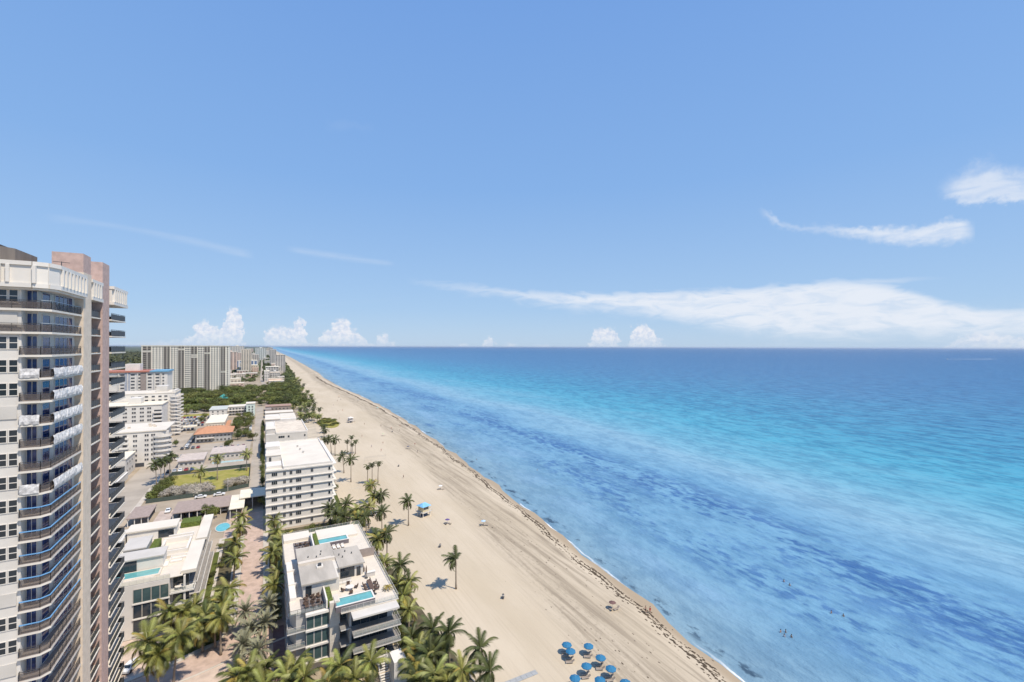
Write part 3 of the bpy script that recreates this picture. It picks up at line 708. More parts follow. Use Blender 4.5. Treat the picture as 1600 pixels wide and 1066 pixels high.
def seg_box(b, p, q, z0, z1, th, mi=0):
    (x0, y0), (x1, y1) = p, q; L = math.hypot(x1 - x0, y1 - y0); nx, ny = (y1 - y0) / L * th / 2, -(x1 - x0) / L * th / 2
    b.prism([(x0 + nx, y0 + ny), (x1 + nx, y1 + ny), (x1 - nx, y1 - ny), (x0 - nx, y0 - ny)], z0, z1, mi)

# ------------------------------------------------------------------ the tall condominium tower
tw = thing('condominium_tower', 'tall cream and white condominium tower with brick fins and balconies under repair', 'tower', (-36, 96, 0))
tw.location = (0, 0, 0)
YS0 = 79.1
FH = 2.9; Z0 = 72.6; NFL = 25
part_body = MB().prism([(-52, 79.3), (-26.4, 79.3), (-26.4, 80.7), (-25.3, 80.7), (-24.55, 90.8), (-25.3, 93), (-25.3, 101), (-28.2, 102), (-28.2, 113), (-52, 113)], 0, 75.3)
part_body.build('wall', white, tw)
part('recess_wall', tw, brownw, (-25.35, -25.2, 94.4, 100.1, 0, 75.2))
part('brick_fin', tw, creamfin, (-27.2, -23.55, 90.85, 94.4, 0, 79)); part('brick_fin', tw, brick, (-27.1, -23.6, 90.9, 94.3, 79, 81.8))
part('brick_fin', tw, brick, (-28.4, -23.55, 100.1, 103.9, 0, 82))
part('roof', tw, roofwhite, (-52, -24.5, 79.6, 113, 75.3, 76.4))
# crown parapet: bands with upright ribs
crown_pts = [(-52, 78.55), (-25.2, 78.55), (-23.9, 79.1), (-23.35, 80.6), (-23.35, 90.8)]
b = MB()
for p, q in zip(crown_pts, crown_pts[1:]):
    seg_box(b, p, q, 75.2, 75.75, .5); seg_box(b, p, q, 77.95, 78.45, .5); seg_box(b, p, q, 75.75, 77.95, .12)
b.box(-52, -25, 78.8, 90.6, 74.95, 75.18); b.box(-25.2, -23.5, 80.4, 90.7, 74.95, 75.18); b.prism([(-25.2, 78.6), (-23.95, 79.2), (-23.5, 80.4), (-25.2, 80.4)], 74.95, 75.18)
b.build('crown_parapet', white2, tw)
for X in [-34.5, -32, -29.6, -28.05, -27.3, -24.95]:
    part('crown_rib', tw, white2, (X - .16, X + .16, 78.18, 78.7, 75.76, 77.94))
for i in range(8):
    y = 81.1 + i * 1.3; part('crown_rib', tw, white2, (-23.75, -23.0, y, y + .42, 75.76, 77.94))
for (y0, y1, x1) in [(94.5, 100, -23.4), (104, 113.4, -22.9)]:
    part('crown_parapet', tw, white2, (-29, x1, y0, y1, 75.2, 75.75), (-29, x1, y0, y1, 77.95, 78.45), (-29, x1 - .35, y0 + .1, y1 - .15, 75.75, 77.95))
    k = y0 + .5
    while k < y1 - .3: part('crown_rib', tw, white2, (x1 - .36, x1 + .06, k, k + .4, 75.76, 77.94)); k += 1.25
ph = MB().prism([(-46, 85), (-31.2, 85), (-29.6, 87), (-29.6, 94), (-46, 94)], 76.4, 81.2)
pb = ph.build('rooftop_plant_room', M('taupe_metal', (.20, .17, .145), .7, .15, .6, st=(3, 3, .3)), tw)
part('coping', pb, M('dark_coping', (.10, .09, .085), .7), (-46.2, -31.0, 84.8, 94.2, 81.2, 81.6))
obj('roof_antenna', MB().tube([(-25.2, 88, 78.4), (-25.2, 88, 80)], .05).bar((-26, 87.6, 79.9), (-24.4, 88.4, 79.9), .07).mesh('roof_antenna', dkgrey), tw)
sd = random.Random(11); slabm = M('cream_slab', (.70, .645, .56), .8, .06); floorm = M('balcony_floor_tile', (.34, .29, .26), .8, .12)
for k in range(NFL):
    z = Z0 - FH * k
    if z < 1: break
    wide = k < 2
    west = -52 if wide else -26.55
    edge = [(west, 78.9), (-24.5, 78.9), (-23.7, 79.7), (-23.7, 90.8)]
    sb = MB().prism(edge + [(-25.2, 90.8), (-25.9, 80.9), (west, 80.9)], z - .26, z + .003, 0, 1)
    sb.build('balcony_slab', [slabm, floorm], tw)
    pts = [(west, 79.0), (-24.54, 79.0), (-23.8, 79.74), (-23.8, 90.7)]
    if not wide: pts = [(-26.45, 80.4)] + [(-26.45, 79.0)] + pts[1:]
    blue = k >= 9
    rl = rail_path('balcony_railing', tw, pts, z, 1.05, railm, .06, 1.3, True, M('railing_mesh', (.13, .11, .10), .6, .2, 4, alpha=.48), railm)
    if blue and k < 15:
        bb = MB()
        for p, q in zip(pts[1:], pts[2:]): bb.bar((*p, z + 1.1), (*q, z + 1.1), .11)
        bb.build('blue_handrail', bluerail, rl)
    if k in (0, 1):
        bb = MB()
        for p, q in zip(pts[1:], pts[2:]): bb.bar((*p, z + 1.1), (*q, z + 1.1), .06)
        bb.build('handrail', M('pale_handrail', (.45, .52, .58), .4), rl)
    if 3 <= k <= 8:                                       # plastic sheeting wrapped over the rails during repairs
        bb = MB(); seg = [(-23.68, 79.9), (-23.68, 90.6)]
        n = 46
        def wrapline(p, q, n):
            base = len(bb.v)
            for i in range(n + 1):
                t = i / n; x, y = p[0] + (q[0] - p[0]) * t, p[1] + (q[1] - p[1]) * t
                nx, ny = (q[1] - p[1]), -(q[0] - p[0]); l = math.hypot(nx, ny); nx /= l; ny /= l
                for j, (zz, o) in enumerate(((z + .02, .10), (z + .4, .16), (z + .85, .10), (z + 1.18, .03), (z + 1.1, -.16), (z + .7, -.2))):
                    o2 = o + sd.uniform(-.07, .07); bb.v.append((x + nx * o2, y + ny * o2, zz + sd.uniform(-.05, .05)))
            for i in range(n):
                for j in range(5):
                    a = base + i * 6 + j; bb.f.append((a, a + 6, a + 7, a + 1)); bb.m.append(0)
        if k != 7: wrapline(*seg, n)
        if k in (3, 5, 8): wrapline((-26.4, 78.92), (-24.6, 78.92), 8)
        if bb.f: bb.build('plastic_sheet', plastic, rl)
    # openings
    sh = sd.random()
    if k in (5, 13, 16, 1):
        part('storm_shutter', tw, offw, (-28.5, -26.75, 79.19, 79.29, z + .75, z + 2.35))
    else:
        for X in (-28.5, -27.53): win(tw, X, 79.27, z + .7, .9, 1.65, 'S', 1, 2, glass, white2, .09)
    for X in (-49.5, -48.5, -44, -43, -38.5, -37.5, -33, -32): win(tw, X, 79.27, z + .7, .9, 1.65, 'S', 1, 2, glass, white2, .09)
    win(tw, -26.35, 80.66, z + .05, 1.0, 2.35, 'S', 2, 1, glassb, white2, .05, 'balcony_door')
    dx, dy = .75, 10.1; rz = math.atan2(dy, dx)
    for t, w, h, zz, nx in ((.08, 2.0, 2.3, .05, 1), (.40, 5.2, 2.1, .25, 4)):
        win(tw, -25.3 + dx * t + .03, 80.7 + dy * t, z + zz, w, h, nx=nx, gm=glassb, fm=white2, fr=.08, rz=rz)
    # bays between and beyond the fins
    part('balcony_slab', tw, slabm, (-25.2, -23.75, 94.4, 100.1, z - .2, z))
    rail_path('balcony_railing', tw, [(-23.85, 94.45), (-23.85, 100.05)], z, 1.1, railm, .06, 1.1)
    win(tw, -25.18, 95.6, z + .1, 2.8, 2.1, 'E', 2, 1, glass, brownw, .07)
    part('balcony_slab', tw, slabm, (-28.2, -23.2, 103.95, 113.2, z - .2, z))
    rail_path('balcony_railing', tw, [(-23.3, 104.0), (-23.3, 113.1), (-28, 113.1)], z, 1.1, dkgrey, .06, 1.1)

# ------------------------------------------------------------------ low modern villa block west of the brick street
va = thing('villa_block', 'low modern white villa block with glazed corner, roof pool and stepped white eaves', 'building')
XW, XE, YA0, YA1, ZA = -42, -14.4, 134.5, 176, 12.4
w0, w1 = XA(209, YA0), XA(265, YA0)
b = MB(); b.box(XW, w1 + .1, YA0, YA1, 0, ZA); b.box(w1 + .1, XE - 1.6, YA0 + 2.6, YA1 - 1, 0, ZA - .1)
b.build('wall', M('villa_plaster', (.64, .595, .535), .7, .05, .3), va)
for r_ in range(3):
    z = ZA - 1.0 - 3.55 * (r_ + 1) + .35
    n = 4; ww = (w1 - w0) / n
    for i in range(n): win(va, w0 + ww * i, YA0 - .03, z, ww - .02, 3.2, 'S', 1, 1, glassg if r_ == 0 else glass, midgrey, .08)
    part('floor_band', va, white2, (w0 - .1, w1 + .2, YA0 - .3, YA0 - .06, z - .3, z - .02))
for i, z in enumerate((8.9, 5.5, 2.1)):
    part('balcony_slab', va, white2, (w1 + .15, XE, YA0 - .1, YA0 + 3.2, z - .35, z))
    rail_path('balcony_railing', va, [(w1 + .3, YA0 + .05), (XE - .1, YA0 + .05), (XE - .1, YA0 + 2.8)], z, 1.0, palegrey, .05, 1.4, True, clearg)
    win(va, w1 + .5, YA0 + 2.56, z + .05, 3.2, 2.7, 'S', 3, 1, glass, dkgrey)
    ob = []
    y = YA0 + 4 + 1.2 * i
    MB().box(XE - 1.68, XE + .1 + .4 * i, y + .1, YA1 - 2.1, z, z + .02).build('terrace_floor', MATS.get('terrace_grey') or M('terrace_grey', (.26, .24, .22), .8), va)
    part('terrace_slab', va, white2, (XE - 1.7, XE + .2 + .4 * i, y, YA1 - 2, z - .26, z))
    for j in range(6): win(va, XE - 1.62, y + 2 + j * 5.6, z + .05, 4.2, 2.5, 'E', 3, 1, glass, dkgrey)
    rail_path('terrace_railing', va, [(XE + .1 + .4 * i, y + .1), (XE + .1 + .4 * i, YA1 - 2.1)], z, .95, palegrey, .05, 2.4, True, clearg)
part('column', va, white2, (-16.6, -16.2, YA0 + .2, YA0 + .6, 0, ZA))
part('roof_deck', va, deck, (XW, XE - 2.4, YA0 + .3, YA1, ZA, ZA + .15))
part('eave_roof', va, roofwhite, (-17.2, XE + .3, YA0 + 1.0, 155, 12.5, 13.3)); part('eave_roof', va, roofwhite, (-16.4, XE + .6, 156.6, 177, 12.5, 13.2))
rail_path('terrace_railing', va, [(XW, YA0 + .12), (w1 + .2, YA0 + .12)], ZA + .02, 1.15, palegrey, .06, 1.3, True, M('frosted_glass', (.80, .75, .64), .4, .05, alpha=.9))
part('pool_shell', va, deck, (-31, -21.6, 137, 141.3, ZA + .15, ZA + .55), (-31, -22.6, 136.2, 137, ZA + .15, ZA + .4))
part('pool_water', va, pool, (-30.6, -22.0, 137.7, 140.9, ZA + .5, ZA + .565))
part('penthouse', va, white, (-33, -21.6, 141.6, 146.4, ZA, 15.7)); part('penthouse_roof', va, palegrey, (-33.4, -21.3, 141.2, 146.8, 15.7, 16.0))
win(va, -30.6, 141.57, ZA + .4, 3.8, 2.6, 'S', 3, 1, glass, dkgrey)
part('penthouse', va, offw, (-31, -26.4, 149.4, 157.2, ZA, 15.5)); part('penthouse_roof', va, palegrey, (-31.4, -26.2, 149, 157.6, 15.5, 15.8))
part('roof_hedge', va, hedge_m, (-26.0, -24.4, 149.2, 157.6, ZA + .1, 14.6))
part('penthouse', va, white, (-33, -22.0, 163, 168.6, ZA, 15.5)); part('penthouse_roof', va, roofwhite, (-33.3, -21.6, 162.6, 169, 15.5, 15.9))
part('penthouse_opening', va, glass, (-26, -22.4, 162.93, 163.02, 12.9, 15))
part('roof_hedge', va, hedge_m, (-21.6, -16.8, 169.4, 174.2, ZA + .1, 14.0)); part('roof_hedge', va, hedge_m, (-31, -28.6, 170, 174, ZA + .1, 14.0))
part('parapet_wall', va, white2, (-24, -17.4, 158.2, 158.8, ZA + .1, 13.9), (-24, -23.4, 154.2, 158.2, ZA + .1, 13.6), (-23.3, -17.4, 161, 161.5, ZA + .1, 13.7), (-22, -17.4, 149.5, 150.0, ZA + .1, 13.6), (-18, -17.5, 150.0, 158.2, ZA + .1, 13.4))
part('planter', va, cream, (-22.5, -17.6, 151.6, 153.0, ZA + .1, 13.2)); part('planter', va, cream, (-22.4, -18, 146.9, 147.6, ZA + .1, 13.3))
part('side_building', va, offw, (XW, -33.4, 158, 169, ZA, 14.8))
sf = thing('terrace_sofa', 'white L-shaped sofa on the villa roof terrace by the pool', 'sofa', (-19.8, 143.4, ZA + .16))
part('seat', sf, white2, (-1.8, 1.8, 0, .9, 0, .42)); part('seat', sf, white2, (-1.8, -.9, -1.9, -.02, 0, .42)); part('backrest', sf, white2, (-1.8, 1.8, .92, 1.15, 0, .85)); part('backrest', sf, white2, (-2.02, -1.82, -1.9, 1.15, 0, .85))
sf2 = dup(sf, (-18.6, 147.9 - 2.6, ZA + .16), 0, 'second white sofa behind the L-shaped one on the villa roof', 'sofas on villa roof'); sf['group'] = 'sofas on villa roof'
tb = thing('balcony_table', 'round white table on the open upper balcony of the villa', 'table', (-17.6, YA0 + 1.4, 8.9))
obj('table_top', MB().lathe([(0, .72), (.9, .72), (.9, .78), (0, .78)], 14).mesh('table_top', white2), tb); obj('pedestal', MB().lathe([(.4, 0), (.08, .1), (.08, .72)], 10).mesh('pedestal', white2), tb)
cg = M('garden_pool_water', (.13, .42, .47), .05, .1)
gp = thing('swimming_pool', 'round-ended turquoise swimming pool beyond the villa block', 'pool', (-12.8, 201.5, 0))
obj('coping', MB().lathe([(3.4, -.02), (3.4, .14), (3.0, .14), (3.0, .02)], 20).mesh('coping', sidewalk), gp, scale=(.75, 1.5, 1)); obj('water', MB().lathe([(0, .09), (3.05, .09)], 20).mesh('water', cg), gp, scale=(.75, 1.5, 1))

# ------------------------------------------------------------------ block with two roof pools, east of the brick street
vc = thing('pool_topped_block', 'modern stone and glass apartment block with two pools on its roof terraces', 'building')
ZC = 13.0; floorg = M('balcony_grey_tile', (.24, .225, .205), .7, .1)
b = MB(); b.prism([(6.2, 103.2), (16, 103.2), (16, 99.0), (25.0, 99.0), (25.0, 146), (5.2, 146), (5.2, 106)], 0, ZC)
b.build('wall', palegrey, vc)
xs = [XA(480, 102), XA(516, 102), XA(533, 101.5)]
part('stone_pier', vc, stone, (xs[1], xs[2] - .1, 101.3, 104.5, 0, 14.4)); 
part('stone_fin', vc, stone, (13.4, 14.2, 101.2, 103.4, 0, 14.6))
for zz in (11.0, 7.6, 4.3): win(vc, xs[2] - .05, 102.9, zz - 1, .65, 2.6, 'S', 1, 1, glass, palegrey, .05)
for i, z in enumerate((9.7, 6.4, 3.1)):
    part('floor_band', vc, white2, (xs[0] - .15, xs[1] - .02, 101.7, 103.3, z - .4, z - .02))
    n = 3; ww = (xs[1] - xs[0]) / n
    for j in range(n): win(vc, xs[0] + j * ww, 102.1, z + .02, ww - .03, 2.75, 'S', 1, 1, glassg, palegrey, .08)
    for bx_ in ((16.2, 25.8, 95.1, 98.95), (14.25, 16.15, 98.6, 103)): MB().box(*bx_, z - .24, z, 0, 1).build('balcony_slab', [white2, floorg], vc)
    rail_path('balcony_railing', vc, [(16.3, 95.2), (25.7, 95.2), (25.7, 101)], z, 1.0, palegrey, .05, 1.6, True, clearg)
    for j in range(4): win(vc, 16.4 + j * 1.85, 98.97, z + .05, 1.8, 2.7, 'S', 1, 1, glass, dkgrey, .06)
    win(vc, 14.3, 103.16, z + .05, 1.6, 2.6, 'S', 2, 1, glassg, dkgrey, .06)
    MB().box(4.5, xs[0] - .2, 102.2, 108, z - .24, z, 0, 1).build('balcony_slab', [white2, floorg], vc)
    rail_path('balcony_railing', vc, [(4.6, 107.8), (4.6, 102.3), (xs[0] - .3, 102.3)], z, 1.0, palegrey, .05, 1.3, True, clearg)
    for j in range(7): win(vc, 5.17, 112 + j * 4.8, z + .4, 2.0, 2.0, 'W', 1, 1, glass, white2, .08)
    MB().box(25.1, 26.6, 101, 140, z - .24, z, 0, 1).build('balcony_slab', [white2, floorg], vc)
    rail_path('balcony_railing', vc, [(26.5, 101.1), (26.5, 139.9)], z, 1.0, palegrey, .05, 2.2, True, clearg)
part('roof_overhang', vc, offw, (16.2, 25.6, 95.8, 99.2, 12.6, 12.96)); part('floor_band', vc, white2, (xs[0] - .15, xs[1] - .02, 101.6, 103.3, 12.5, 12.98))
part('roof_deck', vc, deck, (5.2, 26.2, 103.2, 146.2, ZC, ZC + .12), (14.3, 26.2, 98.6, 103.1, ZC, ZC + .12))
rail_path('terrace_railing', vc, [(14.4, 98.7), (26.1, 98.7), (26.1, 146)], ZC + .1, 1.05, palegrey, .06, 1.5, True, clearg)
rail_path('terrace_railing', vc, [(xs[1], 102.4), (4.9, 102.4), (4.9, 112)], ZC + .1, 1.05, dkgrey, .06, 1.5, True, clearg)
rail_path('terrace_railing', vc, [(5.0, 128), (5.0, 146.1), (26, 146.1)], ZC + .1, 1.05, palegrey, .06, 1.5, True, clearg)
for (y0, y1) in ((99.3, 102.9), (133.2, 136.7)):
    part('pool_wall', vc, M('dark_pool_wall', (.16, .14, .15), .6, .1), (13.4, 21.3, y0, y0 + .25, ZC + .12, 14.25), (13.4, 21.3, y1 - .25, y1, ZC + .12, 14.25), (21.05, 21.3, y0 + .25, y1 - .25, ZC + .12, 14.25), (13.4, 13.65, y0 + .25, y1 - .25, ZC + .12, 14.25))
    part('pool_coping', vc, white2, (13.35, 21.35, y0 - .05, y0 + .32, 14.26, 14.34), (13.35, 21.35, y1 - .32, y1 + .05, 14.26, 14.34), (21.0, 21.35, y0 + .32, y1 - .32, 14.26, 14.34))
    part('pool_water', vc, pool, (13.65, 21.05, y0 + .25, y1 - .25, 13.9, 14.2))
part('roof_hedge', vc, hedge_m, (12.2, 13.25, 102.2, 108.4, ZC + .12, 14.5)); part('roof_hedge', vc, hedge_m, (12.6, 13.6, 131.6, 140.6, ZC + .12, 14.7))
part('parapet_wall', vc, white2, (11.85, 12.15, 102.2, 108.5, ZC + .12, 14.8), (12.0, 12.35, 130.8, 141.2, ZC + .12, 14.9))
dark = M('dark_paving', (.17, .15, .145), .8, .15, 1)
part('dark_terrace', vc, dark, (7.2, 11.75, 102.6, 108.4, ZC + .13, ZC + .2), (7.6, 11.9, 129, 140, ZC + .13, ZC + .2))
part('penthouse', vc, offw, (7.9, 15.3, 108.6, 127.6, ZC, 16.0), (15.3, 21.4, 113.2, 122.6, ZC, 16.0))
part('penthouse_roof', vc, midgrey, (7.5, 14.9, 108, 117.8, 16.0, 16.3)); part('penthouse_roof', vc, midgrey, (7.5, 15.7, 118.6, 128, 16.0, 16.34), (15.75, 21.7, 112.6, 123, 16.0, 16.32))
part('roof_kerb', vc, stone, (7.5, 15.6, 117.82, 118.55, 16.0, 16.75), (7.6, 14.8, 118.6, 119.1, 16.4, 16.7))
ac = part('roof_hatch', vc, white2, (11.2, 12.6, 114.4, 115.9, 16.31, 16.6)); part('fan', ac, dkgrey, (11.55, 12.25, 114.8, 115.5, 16.62, 17.1))
for px_, py_ in ((9.8, 121.2), (11.6, 120.4), (12.6, 121.4), (12.9, 123), (16.6, 119), (18.2, 120.4), (17.2, 117.4), (19.5, 118.6)):
    part('roof_vent', vc, dkgrey, (px_, px_ + .22, py_, py_ + .22, 16.33, 16.75))
win(vc, 16.2, 113.16, ZC + .3, 3.2, 2.3, 'S', 3, 1, glass, dkgrey, .06); win(vc, 8.4, 108.56, ZC + .2, 1.2, 2.3, 'S', 1, 1, glass, dkgrey); win(vc, 19.9, 113.16, ZC + .15, .9, 2.1, 'S', 1, 1, glass, woodd, .06, 'door')
part('west_parapet', vc, white2, (5.3, 6.6, 108.4, 127, ZC + .1, 13.8), (5.25, 7.2, 114, 114.4, ZC + .1, 14.2), (5.25, 7.2, 121, 121.4, ZC + .1, 14.2))
part('trellis', vc, brownw, (21.8, 26, 122.4, 122.7, ZC + .12, 15.2), (21.8, 22.0, 114, 122.4, ZC + .12, 14.2))
part('north_roof', vc, roofwhite, (5.3, 12, 140.8, 146, ZC + .13, 13.9), (13.8, 24.4, 137.4, 145.4, ZC + .13, 13.7))
part('garden_wall', vc, white2, (22.7, 25.2, 88.8, 92.6, 0, 6.2)); 
st = MB()
for k in range(16): st.box(20.6, 22.5, 89.2 + k * .34, 89.2 + k * .34 + .3, k * .3, k * .3 + .16)
st.bar((20.6, 89.2, 1.0), (20.6, 94.6, 5.8), .08); st.bar((22.5, 89.2, 1.0), (22.5, 94.6, 5.8), .08); st.build('outdoor_stair', white2, vc)
# roof furniture
def lounge_chair(m):
    c = thing('terrace_chair', '', 'chair')
    part('seat', c, m, (-.35, .35, -.35, .35, .32, .46)); part('backrest', c, m, (-.35, .35, .3, .42, .47, .95))
    for sx in (-1, 1):
        for sy in (-1, 1): part('leg', c, dkgrey, (sx * .3 - .03, sx * .3 + .03, sy * .28 - .03, sy * .28 + .03, 0, .32))
    return c
ch = lounge_chair(woodd)
spots = [(8.3, 104, 0), (9.6, 103.6, 1.6), (10.6, 105.2, 3), (8.4, 106.4, 2), (9.8, 106.6, 4), (10.8, 103.5, 5), (8.2, 105.2, 1), (9.5, 105.2, 2.6), (10.9, 107.2, .4), (8.3, 107.6, 5.2), (9.6, 107.8, 3.6)]
for i, (x, y, r) in enumerate(spots):
    l = 'dark terrace chair on the dark-paved corner terrace above the glass front'; g = 'chairs on the dark corner terrace'
    if i == 0: ch.location = (x, y, ZC + .2); ch.rotation_euler.z = r; tag(ch, l, 'chair', g)
    else: dup(ch, (x, y, ZC + .2), r, l, g)
for i in range(12):
    dup(ch, (8.4 + (i % 4) * .95, 131.4 + (i // 4) * 3, ZC + .2), i, 'dark terrace chair on the dark-paved terrace beside the far roof pool', 'chairs by the far roof pool')
for x, y, r in ((16.0, 107.4, 2.0), (18.8, 107.6, 4.2), (17.4, 109.3, 0), (17.4, 105.6, 3.1)):
    dup(ch, (x, y, ZC + .12), r, 'brown chair drawn up to the round white roof table', 'chairs at the round roof table')
for i, (x, y) in enumerate([(20.6, 104.6), (20.6, 106.0), (20.6, 107.4), (22.9, 104.7), (22.9, 106.1), (22.9, 107.5), (21.8, 108.9), (21.8, 103.7)]):
    dup(ch, (x, y, ZC + .12), pi / 2 if x < 21 else -pi / 2, 'dark dining chair at the long roof table', 'dining chairs on the roof terrace')
rt = dup(tb, (17.4, 107.4, ZC + .12), 0, 'round white table on the roof terrace behind the near pool')
for x, y, l in ((21.7, 111.0, 'closed dark parasol on its pole beside the white roof bar'), (22.0, 102.9, 'closed dark parasol on its pole near the pool end of the roof terrace')):
    cp = thing('closed_parasol', l, 'parasol', (x, y, ZC + .12)); obj('pole', MB().tube([(0, 0, 0), (0, 0, 3)], .05).mesh('pole', dkgrey), cp); obj('folded_canopy', MB().lathe([(.05, 1.1), (.2, 1.4), (.14, 2.4), (.03, 3.0)], 8).mesh('folded_canopy', woodd), cp); obj('base', MB().lathe([(0, 0), (.4, .01), (.4, .12), (0, .12)], 10).mesh('base', dkgrey), cp)
dt = thing('dining_table', 'long dark dining table on the roof terrace beside the near pool', 'table', (21.75, 106.1, ZC + .12))
part('table_top', dt, woodd, (-.5, .5, -2.2, 2.2, .7, .76))
for sx in (-.4, .4):
    for sy in (-2, 2): part('leg', dt, woodd, (sx - .04, sx + .04, sy - .04, sy + .04, 0, .7))
so_ = thing('sun_sofa', 'pale three-seat sofa against the penthouse glass on the roof terrace', 'sofa', (16.6, 110.9, ZC + .12))
for i in range(3): part('seat', so_, offw, (-1.2 + i * 1.0, -.24 + i * 1.0, -.4, .4, 0, .42)); part('backrest', so_, offw, (-1.2 + i, -.24 + i, .42, .62, 0, .85))
br = thing('roof_bar', 'white bar counter with pale top on the roof terrace near the trellis', 'counter', (22.6, 111.6, ZC + .12))
part('counter_top', br, white2, (-1.2, 1.3, -.45, .45, 1.0, 1.1)); part('cabinet', br, palegrey, (-1.1, 1.2, -.35, .35, 0, 1.0))
for i in range(3):
    t_ = thing('sun_lounger', 'pale lounger beside the far roof pool', 'lounger', (17.2 + i * 1.1, 131.6, ZC + .12), 0, 'loungers by the far roof pool')
    part('mattress', t_, white2, (-.35, .35, -.9, .5, .25, .36)); part('headrest', t_, white2, (-.35, .35, .52, .95, .3, .62)); part('frame', t_, dkgrey, (-.33, .33, -.88, .9, .05, .24))
pl = thing('potted_palm', 'small potted palm at the seaward rail of the roof terrace', 'plant', (24.9, 103.4, ZC + .12))
obj('pot', MB().lathe([(.25, 0), (.38, .6), (.3, .6), (.0, .5)], 10).mesh('pot', offw), pl)
for i in range(9): obj('leaf', FR['y'][1], pl, loc=(0, 0, .6), rot=(0, -.9 + .1 * (i % 3), i * .7), scale=(.38,) * 3)

# ------------------------------------------------------------------ seven-storey white block
vb = thing('apartment_block', 'white seven-storey apartment block with broad white roof and banded floors', 'building')
bx0, bx1, by0, by1 = 1.3, 24.2, 190, 241
part('wall', vb, M('block_stucco', (.68, .635, .57), .8, .04, .3), (bx0, bx1, by0, by1, 0, 21.9))
part('roof', vb, roofwhite, (7.2, bx1 - .1, by0 + .3, by1 - .2, 21.9, 22.6)); part('parapet', vb, white2, (6.8, 7.15, by0 + .25, by1, 21.9, 23.1), (7.15, bx1 + .1, by0 - .1, by0 + .25, 21.9, 23.1), (bx1 - .25, bx1 + .1, by0 + .25, by1, 21.9, 23.1), (7.15, bx1 - .25, by1 - .3, by1, 21.9, 23.1))
part('walkway_roof', vb, roofwhite, (bx0 - .1, 6.75, by0 - .1, by1, 21.9, 22.2))
b2 = part('stair_house', vb, offw, (1.5, 6.6, 203, 213.5, 22.2, 24.6)); part('door', b2, dkgrey, (2.4, 3.2, 202.94, 203.0, 22.25, 24.1)); part('roof', b2, roofwhite, (1.3, 6.8, 202.8, 213.7, 24.6, 24.85))
part('stair_house', vb, white, (1.5, 6.6, 219, 230, 22.2, 25.2)); part('stair_house', vb, white, (1.4, 6.5, 192, 199.5, 22.2, 23.2))
for i, (x, y) in enumerate(((14, 226), (14.6, 219), (15.4, 212.5))): obj('roof_vent', MB().lathe([(.28, 22.6), (.28, 23.2), (.42, 23.2), (.42, 23.45), (0, 23.5)], 8, (x, y)).mesh('roof_vent', palegrey), vb)
cols = [(425, 434, 3), (443, 447.4, 2), (453, 457.6, 2), (463, 471.6, 3), (486, 490.3, 2), (513.5, 517, 1)]
for k in range(7):
    z = 21.9 - 3.13 * (k + 1)
    part('floor_band', vb, white2, (bx0 - .2, bx1 + .6, by0 - .45, by0 - .005, z + 2.85 if k else z + 2.9, z + 3.13 + (.25 if k == 0 else 0)))
    for (a, c, n) in cols:
        x0, x1 = XA(a, by0), XA(c, by0); win(vb, x0, by0 - .03, z + 1.0, x1 - x0, 1.35, 'S', n, 1, glass, palegrey, .07)
    part('balcony_slab', vb, white2, (bx1, bx1 + 1.6, by0 + 1, by1 - 1, z + 2.9, z + 3.12))
    for j in range(6): win(vb, bx0 - .03, by0 + 6 + j * 8, z + 1, 1.5, 1.2, 'W', 2, 1, glass, white2)
# ------------------------------------------------------------------ blocks behind it
v2 = thing('apartment_block', 'five-storey block with speckled tan gravel roof behind the white-roofed block', 'building')
part('wall', v2, offw, (2, 24.6, 308, 356, 0, 15)); part('roof', v2, rooftan, (7.6, 24.2, 308.6, 355.4, 15, 15.5)); part('parapet', v2, white2, (7.2, 7.55, 308, 356, 15, 16), (24.3, 24.8, 308, 356, 15, 16), (7.55, 24.3, 307.9, 308.4, 15, 15.9))
part('stair_house', v2, palegrey, (2.2, 7, 311, 322, 15, 17.6)); part('roof', v2.children[-1], roofwhite, (2, 7.2, 310.8, 322.2, 17.6, 17.9)); part('stair_house', v2, white, (2.2, 7, 330, 350, 15, 16.4))
for x, w, n in ((8.6, 3.4, 3), (13.6, 1.1, 1), (22.6, 1.0, 1)):
    for z in (12.4, 9.4, 6.4): win(v2, x, 307.97, z, w, 1.4, 'S', n, 1, glass, white2)
v3 = thing('low_house', 'low house with long flat white roof and roof patio near the dune', 'house')
part('wall', v3, white, (2.2, 24.6, 414, 446, 0, 8.6)); part('roof', v3, roofwhite, (2, 13, 413.6, 434, 8.6, 9.2)); part('roof', v3, roofwhite, (13.05, 24.8, 420, 446.4, 8.6, 9.1)); part('patio_wall', v3, orange, (13.1, 24.5, 396, 396.4, 0, 3), (9, 9.3, 396, 413, 0, 3.2))
for i in range(6): win(v3, 3 + i * 1.6, 413.97, 5.4, 1.1, 1.4, 'S', 1, 1)
for i in range(7): win(v3, 13.6 + i * 1.5, 419.97, 5.4, 1.0, 1.4, 'S', 1, 1)
part('terrace_floor', v3, brownroof, (9.3, 24, 396.4, 413, 0, 4.4))
v4 = thing('low_house', 'low white-roofed house with shaded brown courtyard beside the wood', 'house')
part('wall', v4, offw, (2.6, 26, 486, 500, 0, 4.6)); part('roof', v4, roofwhite, (2.3, 26.4, 485.6, 500.4, 4.6, 5.1)); part('courtyard_wall', v4, brownw, (2.6, 26, 512, 512.5, 0, 4), (2.6, 8, 512.5, 528, 0, 5))
for i in range(8): win(v4, 4 + i * 2.6, 485.97, 1.6, 1.4, 1.6, 'S', 2, 1)
v5 = thing('low_house', 'low reddish brown flat house beside the wood at the street', 'house')
